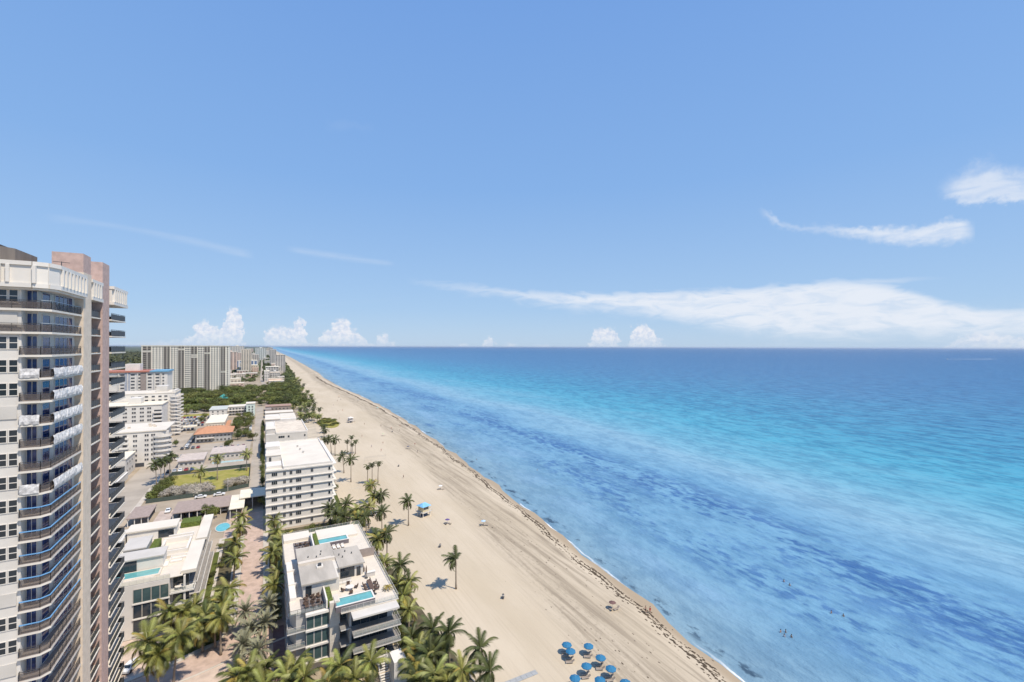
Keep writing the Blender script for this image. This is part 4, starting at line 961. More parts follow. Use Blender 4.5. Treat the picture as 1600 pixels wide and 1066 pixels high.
part('wall', v5, brownw, (3, 27, 536, 552, 0, 4.8)); part('roof', v5, M('red_brown_roof', (.36, .24, .19), .9, .15), (2.7, 27.4, 535.6, 552.4, 4.8, 5.3)); 
for i in range(6): win(v5, 5 + i * 3.5, 535.97, 1.5, 1.8, 1.6, 'S', 2, 1)

# ------------------------------------------------------------------ carports, canopy, fence
def carport(x0, x1, y0, y1, zt, m, label, nb):
    o = thing('carport', label, 'carport')
    b = MB(); b.box(x0, x1, y0, y1, zt, zt + .3); b.build('roof', m, o)
    for i in range(nb + 1):
        for y in (y0 + .5, y1 - .5):
            x = x0 + .4 + (x1 - x0 - .8) * i / nb; part('post', o, white2, (x - .12, x + .12, y - .12, y + .12, 0, zt - .003))
    part('back_wall', o, brownw, (x0 + .3, x1 - .3, y1 - .3, y1 - .15, 0, zt - .6))
    return o
carport(-44.5, -37.6, 218, 233, 2.9, brownroof, 'short brown-roofed carport at the west end beside the street', 3)
carport(-30.6, -11.6, 217, 232.4, 2.9, brownroof, 'long brown-roofed carport below the fenced dry lawn', 7)
carport(-11.3, -6.2, 208.5, 227.5, 4.0, roofcream, 'cream flat roof of the gatehouse next to the long carport', 2)
carport(-8.2, 1.2, 219, 231.6, 4.7, roofcream, 'wide cream entrance canopy spanning the street', 2)
sheet('ramp', [(-37, 217), (-31, 216), (-31.4, 233), (-36.6, 233)], -.02, M('pink_concrete', (.46, .38, .33), .9, .12, .3))
fm_ = M('green_fence_mesh', (.07, .09, .075), .7, .2, 3)
fe = thing('mesh_fence', 'dark green mesh fence enclosing the dry lawn', 'fence')
fp = [(-43.8, 247.6), (-20.5, 248), (-5.6, 253.8), (-5.7, 295.6), (-41.2, 294.6), (-43.8, 247.6)]
for p, q in zip(fp, fp[1:]):
    L_ = math.hypot(q[0] - p[0], q[1] - p[1]); n = max(2, round(L_ / 6))
    for i in range(n):
        a = (p[0] + (q[0] - p[0]) * i / n, p[1] + (q[1] - p[1]) * i / n); c = (p[0] + (q[0] - p[0]) * (i + 1) / n, p[1] + (q[1] - p[1]) * (i + 1) / n)
        MB().bar((*a, .95), (*c, .95), .03, 1.7).build('mesh_panel', fm_, fe); MB().bar((*a, 0), (*a, 1.9), .08).build('post', dkgrey, fe)
lp = thing('lamp_post', 'slim pale lamp post by the lawn fence near the gatehouse', 'lamp post', (-14, 250.5, 0)); obj('pole', MB().tube([(0, 0, 0), (0, 0, 6)], [.09, .06]).mesh('pole', white2), lp); obj('lamp_head', MB().box(-.15, .15, -.5, .1, 5.95, 6.1).mesh('lamp_head', white2), lp)

# ------------------------------------------------------------------ mid-distance apartment houses
fwin = M('far_window', (.055, .06, .07), .3, .3, .3, spec=.4)
def wgrid(par, y, xs, zs, w, h, x_face=None, gm=fwin, name='windows'):
    """a joined grid of small real windows (each under ten pixels) on a south wall, or on an east wall when x_face is given"""
    b = MB()
    for z in zs:
        for x in xs:
            if x_face is None: b.box(x, x + w, y - .06, y + .1, z, z + h, 0); b.box(x - .1, x + w + .1, y - .14, y - .005, z - .16, z - .02, 1)
            else: b.box(x_face - .1, x_face + .06, x, x + w, z, z + h, 0); b.box(x_face + .005, x_face + .14, x - .1, x + w + .1, z - .16, z - .02, 1)
    return b.build(name, [gm, white2], par, 'stuff')
d_ = thing('apartment_house', 'white seven-storey apartment house with rounded balcony corner, by the west street', 'building')
part('wall', d_, white, (-76, -50.5, 323, 355, 0, 19.6)); obj('corner_wall', MB().lathe([(3.6, 0), (3.6, 19.6)], 16, (-50.8, 326.6)).mesh('corner_wall', white), d_)
part('roof', d_, roofwhite, (-76.2, -48, 322.6, 355.4, 19.62, 20.2)); 
zs = [17.0 - 2.72 * k for k in range(6)]
wgrid(d_, 323, [-70.6, -69.6, -62.9, -61.9, -57.8, -56.8, -54.9, -53.9], zs, .75, 1.2)
wgrid(d_, 326, [329, 333, 338, 343, 348], zs, 1.4, 1.3, -50.5)
for k in range(6):
    z = 16.3 - 2.72 * k; 
    obj('balcony_slab', MB().lathe([(3.5, z - .2), (5.0, z - .2), (5.0, z + .9), (4.9, z + .9), (4.9, z), (3.5, z)], 18, (-50.8, 326.6)).mesh('balcony_slab', white2), d_)
    if k < 3: part('balcony_slab', d_, white2, (-68.8, -64.8, 322.1, 322.99, z - .2, z + .8)); part('balcony_opening', d_, fwin, (-67.4, -65.6, 322.9, 323.05, z + .9, z + 2.1))
part('garage_opening', d_, fwin, (-64, -58, 322.9, 323.1, .3, 2.4))
for x, y in ((-70, 333), (-68, 336), (-58.5, 338), (-57.5, 341), (-56, 336), (-60, 345)): part('roof_unit', d_, rooftan, (x, x + 1.3, y, y + 1.1, 20.2, 21.1))
an = thing('annex', 'plain pale annex with flat roof beside the west street', 'building')
part('wall', an, offw, (-82, -61.4, 300, 320, 0, 9.6)); part('roof', an, roofcream, (-82, -61, 299.7, 320.3, 9.6, 10)); wgrid(an, 300, [-75, -71, -67], [2, 6], 1.6, 1.3); wgrid(an, 0, [303, 308, 313], [2, 6], 1.6, 1.3, -61.4)
an2 = thing('garden_wall', 'long pale wall with gate pillars along the west street', 'wall'); part('wall', an2, offw, (-60.6, -60.2, 200, 299, 0, 3.2)); part('coping', an2, white2, (-60.8, -60.0, 200, 299, 3.2, 3.45))
e_ = thing('apartment_house', 'tall white stepped apartment house with stacks of curved balconies, in front of the red-edged block', 'building')
part('wall', e_, white, (-112, -62, 400, 424, 0, 26.4)); part('wall', e_, white, (-112, -58, 425, 452, 0, 32.2)); part('roof', e_, roofcream, (-112, -61.6, 399.6, 424.4, 26.42, 26.9)); part('roof', e_, roofwhite, (-112, -57.6, 424.8, 452.4, 32.22, 32.8))
part('roof_house', e_, white, (-82, -75, 408, 418, 26.9, 31)); part('roof_house', e_, offw, (-71, -64, 435, 447, 32.8, 37)); part('roof_house', e_, offw, (-60, -58, 428, 446, 32.8, 34))
zs = [23.8 - 2.75 * k for k in range(9)]
wgrid(e_, 400, [-83.4, -82.2, -78.6, -77.4, -74.2, -73, -70.2, -69.0], zs, .95, 1.2); wgrid(e_, 425, [-84, -80, -76, -72, -68, -64.5], [29.6, 26.9], 1.9, 1.1)
for k in range(11):
    z = 29.4 - 2.75 * k
    if k > 2:
        part('balcony', e_, white2, (-66.8, -61.6, 398.6, 399.98, z - .2, z + .75)); part('balcony_opening', e_, fwin, (-66.4, -62.2, 399.9, 400.05, z + .8, z + 1.9))
    obj('balcony', MB().lathe([(2.5, z - .2), (4.1, z - .2), (4.1, z + .85), (4.0, z + .85), (4.0, z), (2.5, z)], 16, (-58.6, 428)).mesh('balcony', white2), e_)
    obj('balcony', MB().lathe([(2.5, z - .2), (4.1, z - .2), (4.1, z + .85), (4.0, z + .85), (4.0, z), (2.5, z)], 16, (-58.6, 440)).mesh('balcony', white2), e_)
f_ = thing('apartment_tower', 'sixteen-storey pale tower with red and blue roof edge before the long slab', 'tower')
part('wall', f_, white, (-135, -73.6, 500, 526, 0, 45)); part('fascia', f_, redband, (-136, -86, 498.8, 527, 45, 46.2)); part('fascia', f_, M('blue_fascia', (.16, .34, .48), .7), (-85.98, -72.6, 498.8, 527, 45, 46.2)); part('roof_house', f_, white, (-104, -94, 506, 518, 46.2, 52))
for x in (-107.4, -101.4, -94.6, -88.4, -83.2, -78.6): part('pilaster', f_, offw, (x, x + .7, 499.3, 499.99, 0, 44.9))
part('bay', f_, brownw, (-92.4, -88.6, 499.6, 499.98, 0, 44.9)); part('bay', f_, M('grey_bay', (.36, .38, .42), .7), (-103, -99.4, 499.6, 499.98, 0, 44.9))
zs = [42.2 - 2.8 * k for k in range(15)]
wgrid(f_, 500, [-106, -99, -94.0, -87.4, -82], zs, 2.6, 1.2); wgrid(f_, 500, [-91.6], zs, 2.2, 1.5); wgrid(f_, 500, [-77.2], zs, 1.2, 1.2)
g_ = thing('slab_tower', 'very long cream slab tower with dark balcony stacks, the largest block beyond the park', 'tower')
gx0, gx1, gy0 = -147, -43.5, 800
slabw = M('slab_stucco', (.78, .73, .62), .8, .05, .1)
part('wall', g_, slabw, (gx0, gx1, gy0, gy0 + 26, 0, 67.4)); part('roof', g_, roofcream, (gx0 - .5, gx1 + .5, gy0 - .5, gy0 + 26.5, 67.4, 68.4))
bays = [(-145.5, -136), (-122, -115), (-105.5, -98.5), (-90.5, -83), (-74.5, -67.5), (-54, -48.5)]
dkb = M('balcony_shade', (.09, .085, .08), .7, .2, .3)
for i, (a, c) in enumerate(bays):
    bb = MB()
    for k in range(23):
        z = 64.2 - 2.78 * k
        if (i, k) in ((0, 2), (3, 4), (3, 5), (4, 3), (5, 13), (2, 1)): continue
        m_ = (a + c) / 2; bb.box(a, m_ - .5, gy0 - .12, gy0 + .2, z + .55, z + 2.5, 0); bb.box(m_ + .5, c, gy0 - .12, gy0 + .2, z + .55, z + 2.5, 0)
    bb.build('balcony_openings', dkb, g_, 'stuff')
    bb = MB()
    for k in range(23):
        z = 64.2 - 2.78 * k; bb.box(a - .3, c + .3, gy0 - .7, gy0 - .121, z - .15, z + .5)
    bb.build('balcony_fronts', M('balcony_front', (.42, .37, .31), .8), g_, 'stuff')
wx = []
for (a, c) in [(-136, -122), (-115, -105.5), (-98.5, -90.5), (-83, -74.5), (-67.5, -54)]:
    n_ = 3 if c - a < 10 else 4
    wx += [a + (c - a) * (j + .35) / n_ for j in range(n_)]
wgrid(g_, gy0, wx, [64.9 - 2.78 * k for k in range(23)], 2.0, 1.45); wgrid(g_, gy0, [-46.6], [65.0 - 2.78 * k for k in range(23)], 1.9, 1.5)
for x in (-136.3, -122.6, -115.3, -106.1, -98.6, -91.0, -83.3, -75, -67.7, -54.5): part('pilaster', g_, slabw, (x, x + .6, gy0 - .25, gy0 - .005, 0, 67.3))

# low houses west of the street
h_ = thing('tiled_house', 'two-storey house with low orange terracotta hip roof', 'house')
part('wall', h_, M('grey_house', (.40, .395, .38), .8), (-41, -19.4, 384.5, 409, 0, 6.2))
b = MB(); x0, x1, y0, y1, z0, z1 = -42, -18.4, 383.2, 410.4, 6.2, 9.6
rdg = [(-35, 396.8, z1), (-26, 396.8, z1)]
A, B_, C_, D_ = (x0, y0, z0), (x1, y0, z0), (x1, y1, z0), (x0, y1, z0)
b.face([A, B_, rdg[1], rdg[0]]); b.face([B_, C_, rdg[1]]); b.face([C_, D_, rdg[0], rdg[1]]); b.face([D_, A, rdg[0]]); b.face([D_, C_, B_, A]); b.build('roof', orange, h_)
for i in range(9): win(h_, -40 + i * 2.3, 384.47, 3.6, 1.3, 1.3, 'S', 2, 1); win(h_, -40 + i * 2.3, 384.47, .6, 1.3, 1.5, 'S', 2, 1)
part('porch', h_, white2, (-40, -30, 382.4, 384.4, 3.0, 3.2))
i_ = thing('flat_roofed_house', 'tan flat-roofed house behind the orange tiled house', 'house')
part('wall', i_, cream, (-39.5, -27, 437, 486, 0, 5.7)); part('roof', i_, roofcream, (-39.9, -26.6, 436.6, 486.4, 5.7, 6.2)); part('awning', i_, orange, (-26.5, -23.4, 438, 470, 2.6, 2.8))
for i in range(6): win(i_, -39 + i * 2, 436.97, 3, 1.1, 1.3)
j_ = thing('white_motel', 'white three-storey L-shaped motel with pale green stair tower at the street', 'building')
part('wall', j_, white, (-43, -29.5, 506, 530, 0, 8)); part('wall', j_, offw, (-29.4, -12, 520, 536, 0, 8.4)); part('stair_tower', j_, M('pale_green_stucco', (.55, .62, .56), .8), (-13.5, -6.2, 508, 522, 0, 12)); part('roof', j_, M('grey_green_roof', (.48, .50, .46), .8), (-43.4, -29.1, 505.6, 536, 8.01, 8.5)); part('roof', j_, roofwhite, (-29.0, -12, 519.6, 536.4, 8.42, 8.9)); part('roof', j_, roofwhite, (-13.9, -5.8, 507.6, 522.4, 12, 12.5))
for z in (5.8, 3.2, .7):
    wgrid(j_, 520, [-28, -25.4, -22.8, -20.2, -17.6, -15.4], [z], 1.7, 1.5); wgrid(j_, 506, [-41, -37, -33], [z], 1.2, 1.2); wgrid(j_, 508, [-11.6, -9], [z + 2.5], 1.2, 1.4)
    part('gallery_slab', j_, white2, (-29.3, -13.6, 517.8, 519.9, z - .8, z - .6))
k_ = thing('long_low_house', 'long low house with grey-pink flat roof beside the street and narrow pool', 'house')
part('wall', k_, palegrey, (-26.6, -9.6, 322, 340, 0, 3.7)); part('roof', k_, M('pinkish_roof', (.50, .43, .38), .9), (-27, -9.2, 321.4, 340.6, 3.7, 4.2))
for i in range(7): win(k_, -25.5 + i * 2.3, 321.97, 1.2, 1.3, 1.2)
sp_ = thing('lap_pool', 'long narrow pale pool strip before the long low house', 'pool', (0, 0, 0)); part('coping', sp_, sidewalk, (-25.4, -9.4, 311.8, 312.3, -.02, .2), (-25.4, -9.4, 316.3, 316.8, -.02, .2)); part('water', sp_, M('pale_pool', (.38, .56, .58), .1), (-25.2, -9.6, 312.3, 316.3, -.02, .12))
l_ = thing('flat_roofed_house', 'low house with pinkish grey flat roof among parked cars', 'house'); part('wall', l_, palegrey, (-41, -29.4, 311, 329, 0, 3.4)); part('roof', l_, MATS['pinkish_roof'], (-41.5, -28.8, 310.2, 329.8, 3.4, 3.9))
for i in range(5): win(l_, -40 + i * 2.1, 310.97, 1.2, 1.2, 1.2)
hut = thing('park_pavilion', 'open park pavilion with teal pyramid roof among the trees', 'pavilion', (-40, 640, 0))
b = MB(); b.face([(-7, -7, 6), (7, -7, 6), (0, 0, 11)]); b.face([(7, -7, 6), (7, 7, 6), (0, 0, 11)]); b.face([(7, 7, 6), (-7, 7, 6), (0, 0, 11)]); b.face([(-7, 7, 6), (-7, -7, 6), (0, 0, 11)]); b.build('roof', teal, hut)
for sx in (-5.5, 5.5):
    for sy in (-5.5, 5.5): part('post', hut, woodd, (sx - .2, sx + .2, sy - .2, sy + .2, 0, 6.2))
slab('park_lawn', [(-75, 532), (-44, 532), (-44, 548), (-78, 548)], -.05, .08, grass)
gr = thing('parking_deck', 'low white-edged parking deck roof beside the apartment houses', 'carport'); part('roof', gr, roofcream, (-60, -46, 441, 447, 3.2, 3.8)); 
for x in (-59, -53, -47): part('post', gr, white2, (x, x + .4, 443, 443.4, 0, 3.2))

# ------------------------------------------------------------------ the distant shoreline town
def far_block(x0, x1, y0, y1, zt, m, label, group=None, nb=4, gm=fwin, strip=False, cat='building', name='distant_block'):
    o = thing(name, label, cat, (0, 0, 0), 0, group)
    part('wall', o, m, (x0, x1, y0, y1, 0, zt)); part('roof', o, random.choice([roofwhite, roofcream, rooftan]), (x0 - .4, x1 + .4, y0 - .4, y1 + .4, zt, zt + .7))
    if random.random() < .6 and zt > 12: part('roof_house', o, m, (x0 + (x1 - x0) * .4, x0 + (x1 - x0) * .6, y0 + 2, y1 - 2, zt + .7, zt + 4))
    w = (x1 - x0) / nb
    b = MB()
    if strip:
        for i in range(nb): b.box(x0 + w * (i + .2), x0 + w * (i + .8), y0 - .3, y0 + .2, 2, zt - 1)
    else:
        for k in range(max(1, int(zt / 3))):
            for i in range(nb): b.box(x0 + w * (i + .2), x0 + w * (i + .8), y0 - .2, y0 + .2, k * 3 + 1.2, k * 3 + 2.6)
            for i in range(4): b.box(x1 - .2, x1 + .2, y0 + (y1 - y0) * (i + .2) / 4, y0 + (y1 - y0) * (i + .7) / 4, k * 3 + 1.2, k * 3 + 2.6)
    b.build('windows', gm, o, 'stuff')
    return o
peach = M('peach_stucco', (.68, .52, .43), .8); bluegl = M('slate_blue_glass', (.16, .22, .34), .2, .2, .1); greyg = M('grey_green_tower', (.62, .64, .60), .7)
far_block(-71, -13, 1600, 1625, 23, white2, 'low wide white block with slate-blue vertical glass strips', nb=6, gm=bluegl, strip=True)
far_block(-82, -60, 1900, 1930, 44, peach, 'peach-coloured block far beyond the slab tower', nb=4)
far_block(-120, -84, 1700, 1730, 45, cream, 'cream block with dark glazing far beyond the slab tower', nb=6, gm=bluegl)
far_block(-58, -36, 2000, 2030, 46, cream, 'tan tower far beyond the blue-striped block', nb=5)
far_block(-120, -70, 2300, 2330, 67, white2, 'broad white high-rise on the far shore, tallest of its row', nb=8)
far_block(-30, 16, 2500, 2540, 58, greyg, 'grey-green high-rise standing nearest the far beach', nb=6)
far_block(3, 12, 985, 1010, 20, white2, 'tall narrow white house at the bend of the far street', nb=3)
far_block(14, 30, 1000, 1030, 16, offw, 'pale four-storey house behind the beach wood', nb=5)
far_block(6, 30, 1080, 1110, 24, palegrey, 'grey pitched block above the white houses on the far street', nb=5)
far_block(-38, -10, 1150, 1175, 8, peach, 'low pinkish motel row beyond the park', nb=8)
far_block(-75, -44, 1130, 1150, 7, cream, 'low cream house beyond the park trees', nb=7)
rr = random.Random(3)
for i in range(70):
    y = 1250 * (1 + (i / 70) ** 1.3 * 4.2); x = rr.choice([rr.uniform(-190, -20), rr.uniform(-60, -12), rr.uniform(4, 38)])
    if 1560 < y < 1660 and x > -90: continue
    hh = rr.uniform(8, 22) if rr.random() < .62 else rr.uniform(30, 62)
    w = rr.uniform(14, 34)
    if x > 0: w = min(w, 22)
    if abs(x + 3) < 6: x -= 20
    far_block(x, x + w, y, y + rr.uniform(16, 40), hh, rr.choice([white, white2, offw, cream, peach, palegrey, white]), 'pale block in the crowded town along the distant shore', 'blocks of the distant shoreline town', rr.choice([3, 4, 5, 6]))
for i in range(34):
    y = rr.uniform(860, 1500); x = rr.uniform(-150, -22) if rr.random() < .75 else rr.uniform(5, 30); w = rr.uniform(10, 24)
    if -150 < x + w / 2 < -40 and y < 870: continue
    if x < 0: w = min(w, -9 - x)
    far_block(x, x + w, y, y + rr.uniform(10, 18), rr.uniform(5, 12), rr.choice([white, offw, cream, peach, palegrey]), 'low flat house among trees between the wooded park and the far town', 'low houses beyond the wooded park', rr.choice([4, 5, 6]), name='distant_house', cat='house')
# far canopy of trees: one mass nobody could count
def canopy(name, label, fn, n, rmin, rmax, hz):
    b = MB(); r = random.Random(8)
    for i in range(n):
        x, y = fn(r); R = r.uniform(rmin, rmax); h = R * r.uniform(.8, 1.2) * hz
        for k in range(16):
            v = Vector((r.gauss(0, 1), r.gauss(0, 1), abs(r.gauss(0, 1)))).normalized(); p = Vector((x + v.x * R, y + v.y * R, v.z * h + h * .3))
            nn = (v + Vector((r.uniform(-.5, .5), r.uniform(-.5, .5), .4))).normalized(); a = nn.orthogonal().normalized(); c = nn.cross(a); s = R * .55
            b.face([p - a * s, p + c * s, p + a * s, p - c * s])
    o = b.build(name, leaf_m, None, 'stuff'); tag(o, label, 'trees'); return o
canopy('tree_canopy', 'dense far-off green woods spreading inland behind the slab tower', lambda r: (r.uniform(-1500, -160), 820 + 5000 * r.random() ** 1.8), 2600, 6, 13, .8)
canopy('tree_canopy', 'street trees massed among the distant shoreline blocks', lambda r: (r.choice([r.uniform(-160, -12), r.uniform(6, 44)]), 1000 + 4500 * r.random() ** 1.7), 1100, 3, 7, .8)
canopy('tree_canopy', 'line of dark trees along the back of the distant beach', lambda r: (lambda y: (wl(y) - r.uniform(62, 74), y))(930 + 5000 * r.random() ** 1.6), 420, 3, 6, .9)
canopy('tree_canopy', 'undergrowth filling the wooded park before the slab tower', lambda r: (r.uniform(-108, -10), r.uniform(592, 796)), 260, 3, 5, .6)
canopy('tree_canopy', 'undergrowth filling the wood between street and beach', lambda r: (r.uniform(9, 48), r.uniform(566, 940)), 220, 2.5, 4.5, .6)
b = MB(); b.face([(-700, 1500, .1), (-170, 1400, .1), (-170, 1560, .1), (-700, 1700, .1)]); b.build('lagoon', M('lagoon_water', (.10, .17, .19), .1, .1, .01), None, 'structure')

# ------------------------------------------------------------------ cars
def car_meshes():
    prof = [(-2.2, .35), (-2.25, .75), (-2.1, .95), (-1.55, 1.02), (-1.0, 1.42), (.5, 1.45), (1.15, 1.02), (2.0, .88), (2.25, .7), (2.2, .35)]
    b = MB(); i = len(b.v); n = len(prof)
    for s in (-1, 1):
        for x, z in prof: b.v.append((x, s * (.88 if z < 1.1 else .68), z))
    b.f.append(tuple(range(n - 1, -1, -1))); b.f.append(tuple(range(n, 2 * n))); b.m += [0, 0]
    for k in range(n):
        j = (k + 1) % n; b.f.append((k, j, n + j, n + k)); b.m.append(0)
    g = MB()
    g.face([(-1.52, -.70, 1.06), (-1.52, .70, 1.06), (-1.06, .60, 1.41), (-1.06, -.60, 1.41)][::-1]); g.face([(1.14, -.72, 1.06), (1.14, .72, 1.06), (.56, .6, 1.43), (.56, -.6, 1.43)])
    for s in (-1, 1):
        q = [(-1.4, s * .895, 1.04), (1.0, s * .895, 1.04), (.5, s * .72, 1.38), (-.95, s * .72, 1.38)]; g.face(q if s < 0 else q[::-1])
    # lift glass just proud of the body
    g.v = [(x * 1.012, y * 1.012, z + .012) for x, y, z in g.v]
    w = MB().tube([(0, -.1, 0), (0, .1, 0)], .33, 10)
    hl = MB().box(2.17, 2.28, -.15, .15, .62, .76)
    return b, g, w, hl
cb, cgm, cw, chl = car_meshes(); glass_mesh = cgm.mesh('window_glass', glass); tyre = cw.mesh('wheel', M('tyre', (.03, .03, .03), .8)); hlm = chl.mesh('headlight', M('headlight', (.7, .7, .7), .1))
CARS = {}
for nm, c in (('white', (.75, .75, .74)), ('silver', (.42, .43, .45)), ('black', (.03, .03, .035)), ('dark grey', (.11, .115, .12)), ('dark blue', (.03, .06, .15)), ('red', (.30, .03, .03))):
    CARS[nm] = cb.mesh('body', M('car_paint_' + nm.replace(' ', '_'), c, .25, .04, spec=.6))
def car(x, y, rz, c, label, group):
    o = thing('parked_car', label, 'car', (x, y, 0), rz, group); obj('body', CARS[c], o); obj('window_glass', glass_mesh, o)
    for wx_ in (-1.4, 1.4):
        for wy in (-.8, .8): obj('wheel', tyre, o, loc=(wx_, wy, .33))
    for wy in (-.6, .6): obj('headlight', hlm, o, loc=(0, wy, 0))
x, y = G(207, 1046); car(x, y, 1.15, 'white', 'white car parked at the foot of the tall tower beside the forecourt kerb', 'cars')
x, y = G(240, 733); car(x, y, 1.9, 'white', 'white car driving on the west street beside the apartment house', 'cars')
car(-17, 245.4, 0, 'white', 'white car parked behind the long carport along the lawn fence', 'cars')
car(-24, 245.2, 0, 'white', 'white car with its roof just showing behind the long carport', 'cars')
car(-33.6, 231, 1.57, 'white', 'white car on the ramp between the two brown carports', 'cars')
rc = random.Random(4)
def lot(pts, rz, place, cat):
    for x, y in pts:
        c = rc.choice(['white', 'silver', 'black', 'dark grey', 'silver', 'white', 'dark blue', 'red']); car(x, y, rz + rc.uniform(-.06, .06), c, '%s car parked %s' % (c, place), '%s %s' % (c, cat))
lot([(-28 + 2.9 * i, 214.6 + 8) for i in range(6)], pi / 2, 'under the long brown carport', 'cars under the carport')
lot([(-44 + 3.0 * i, 334) for i in range(5)] + [(-46 + 3.0 * i, 342) for i in range(5)], pi / 2, 'in the open lot beside the rounded apartment house', 'cars in the open lot')
lot([(-26 + 3.2 * i, 350) for i in range(6)] + [(-27 + 3.2 * i, 358) for i in range(6)], pi / 2, 'behind the long low house', 'cars behind the long low house')
lot([(-46 + 2.9 * i, 366 + i * .1) for i in range(4)] + [(-44.5, 374 + 5.4 * i) for i in range(7)], pi / 2, 'beside the orange tiled house', 'cars beside the tiled house')
lot([(-61 + 2.7 * i, 468) for i in range(7)] + [(-62 + 2.7 * i, 482) for i in range(7)] + [(-62 + 2.7 * i, 496) for i in range(7)] + [(-64 + 2.7 * i, 508) for i in range(7)] + [(-64 + 2.7 * i, 522) for i in range(7)], pi / 2, 'in the car park before the wooded park', 'cars in the far car park')
lot([(-8.4, 420 + 7 * i) for i in range(11)], pi / 2, 'along the street beside the garden trees', 'cars along the street')
lot([(-58 + 2.8 * i, 450) for i in range(4)], pi / 2, 'beside the low parking deck', 'cars by the parking deck')
lot([(-44 + 2.6 * i, 303) for i in range(5)], pi / 2, 'beyond the lawn fence', 'cars beyond the lawn fence')

# ------------------------------------------------------------------ people
def skin_body(name, joints, edges, mat):
    me = bpy.data.meshes.new(name); me.from_pydata([j[0] for j in joints], edges, []); o = bpy.data.objects.new(name, me); col.objects.link(o)
    md = o.modifiers.new('skin', 'SKIN'); md.use_smooth_shade = True
    for i, j in enumerate(joints):
        d = me.skin_vertices[0].data[i]; d.radius = (j[1], j[2] if len(j) > 2 else j[1]); d.use_root = (i == 0)
    sb_ = o.modifiers.new('sub', 'SUBSURF'); sb_.levels = 1; sb_.render_levels = 1
    dg = bpy.context.evaluated_depsgraph_get(); res = bpy.data.meshes.new_from_object(o.evaluated_get(dg))
    bpy.data.objects.remove(o); res.name = name
    res.materials.clear(); res.materials.append(mat); return res
def body_joints(pose):
    if pose == 'walk':
        hipz, kl, al, kr, ar = .93, (.1, -.18, .5), (.1, -.05, .08), (-.1, .12, .48), (-.1, .38, .12)
        el_, hl, er, hr = (.24, .08, 1.12), (.24, -.14, .93), (-.24, -.06, 1.12), (-.24, -.24, .95)
    else:
        hipz, kl, al, kr, ar = .93, (.1, .01, .5), (.11, .03, .08), (-.1, .01, .5), (-.11, .03, .08)
        el_, hl, er, hr = (.26, .04, 1.12), (.28, -.06, .88), (-.26, .04, 1.12), (-.28, -.06, .88)
    J = [((0, 0, hipz), .14, .10), ((0, 0, 1.12), .13, .095), ((0, 0, 1.34), .16, .10), ((0, 0, 1.46), .06), ((0, -.01, 1.56), .085, .10), ((0, -.01, 1.68), .085, .10), ((0, 0, 1.74), .05),
         ((.18, 0, 1.40), .055), (el_, .042), (hl, .03), ((hl[0], hl[1] - .05, hl[2] - .09), .035, .02), ((-.18, 0, 1.40), .055), (er, .042), (hr, .03), ((hr[0], hr[1] - .05, hr[2] - .09), .035, .02),
         ((.1, 0, .86), .095), (kl, .06), (al, .04), ((al[0], al[1] - .16, .03), .035), ((-.1, 0, .86), .095), (kr, .06), (ar, .04), ((ar[0], ar[1] - .16, .03), .035)]
    E_ = [(0, 1), (1, 2), (2, 3), (3, 4), (4, 5), (5, 6), (2, 7), (7, 8), (8, 9), (9, 10), (2, 11), (11, 12), (12, 13), (13, 14), (0, 15), (15, 16), (16, 17), (17, 18), (0, 19), (19, 20), (20, 21), (21, 22)]
    return J, E_
SKINS = [M('skin_light', (.50, .31, .22), .6), M('skin_tan', (.33, .19, .12), .6)]
BOD = {(p, k): skin_body('body', *body_joints(p), SKINS[k]) for p in ('walk', 'stand') for k in (0, 1)}
def wear_mesh(kind, m):
    b = MB()
    if kind == 'trunks': b.lathe([(.175, 1.0), (.18, .88), (.19, .7)], 10); b.v = [(x, y * .75, z) for x, y, z in b.v]
    else: b.lathe([(.16, 1.42), (.19, 1.3), (.165, 1.1), (.19, .92), (.2, .8)], 10); b.v = [(x, y * .72, z) for x, y, z in b.v]
    return b.mesh('swimwear', m)
WEAR = {c: (wear_mesh('trunks', M('cloth_' + c, v)), wear_mesh('shirt', MATS['cloth_' + c])) for c, v in (('blue', (.04, .10, .35)), ('red', (.45, .05, .05)), ('black', (.03, .03, .035)), ('white', (.75, .75, .74)), ('grey', (.25, .26, .27)))}
hairm = MB().lathe([(0.001, 1.80), (.07, 1.785), (.105, 1.72), (.105, 1.66), (.09, 1.62)], 10).mesh('hair', M('dark_hair', (.03, .022, .018), .7), True)
def person(x, y, z, rz, pose, sk, c, top, label, group):
    o = thing('person', label, 'person', (x, y, z), rz, group); obj('body', BOD[(pose, sk)], o); obj('swimwear', WEAR[c][1 if top else 0], o); obj('hair', hairm, o, loc=(0, .015, 0)); return o
for px, py, c, t_, l in ((1010, 956, 'black', False, 'person in black trunks walking along the wet sand'), (1017, 957, 'red', True, 'person in a red top walking beside another on the wet sand')):
    x, y = G(px, py); person(x, y, -.12, 2.6, 'walk', 0, c, t_, l, 'walkers on the wet sand')
def sea_person(px, py, c, sk, l, g, dz=-1.0):
    x, y = G(px, py, ZW); person(x, y, ZW + dz, random.uniform(0, 6), 'stand', sk, c, c == 'white', l, g)
for px, py, c, sk in ((1221, 987, 'blue', 0), (1229, 987, 'red', 1), (1227, 994, 'white', 0), (1238, 995, 'black', 1)):
    sea_person(px, py, c, sk, 'bather standing in the sea in a group of four', 'four bathers together')
for px, py in ((1300, 957), (1319, 962)): sea_person(px, py, 'blue', 1, 'bather standing in deeper water beside one companion', 'two bathers together')
for px, py in ((1226, 908), (1235, 914)): sea_person(px, py, 'black', 0, 'bather far out over the pale sand bottom', 'bathers far out')
for px, py, l in ((745, 719, 'lone bather off the waterline near the far breakpoint'), (840, 735, 'lone bather in shallow water beyond the dark weed')): sea_person(px, py, 'black', 1, l, 'lone bathers')
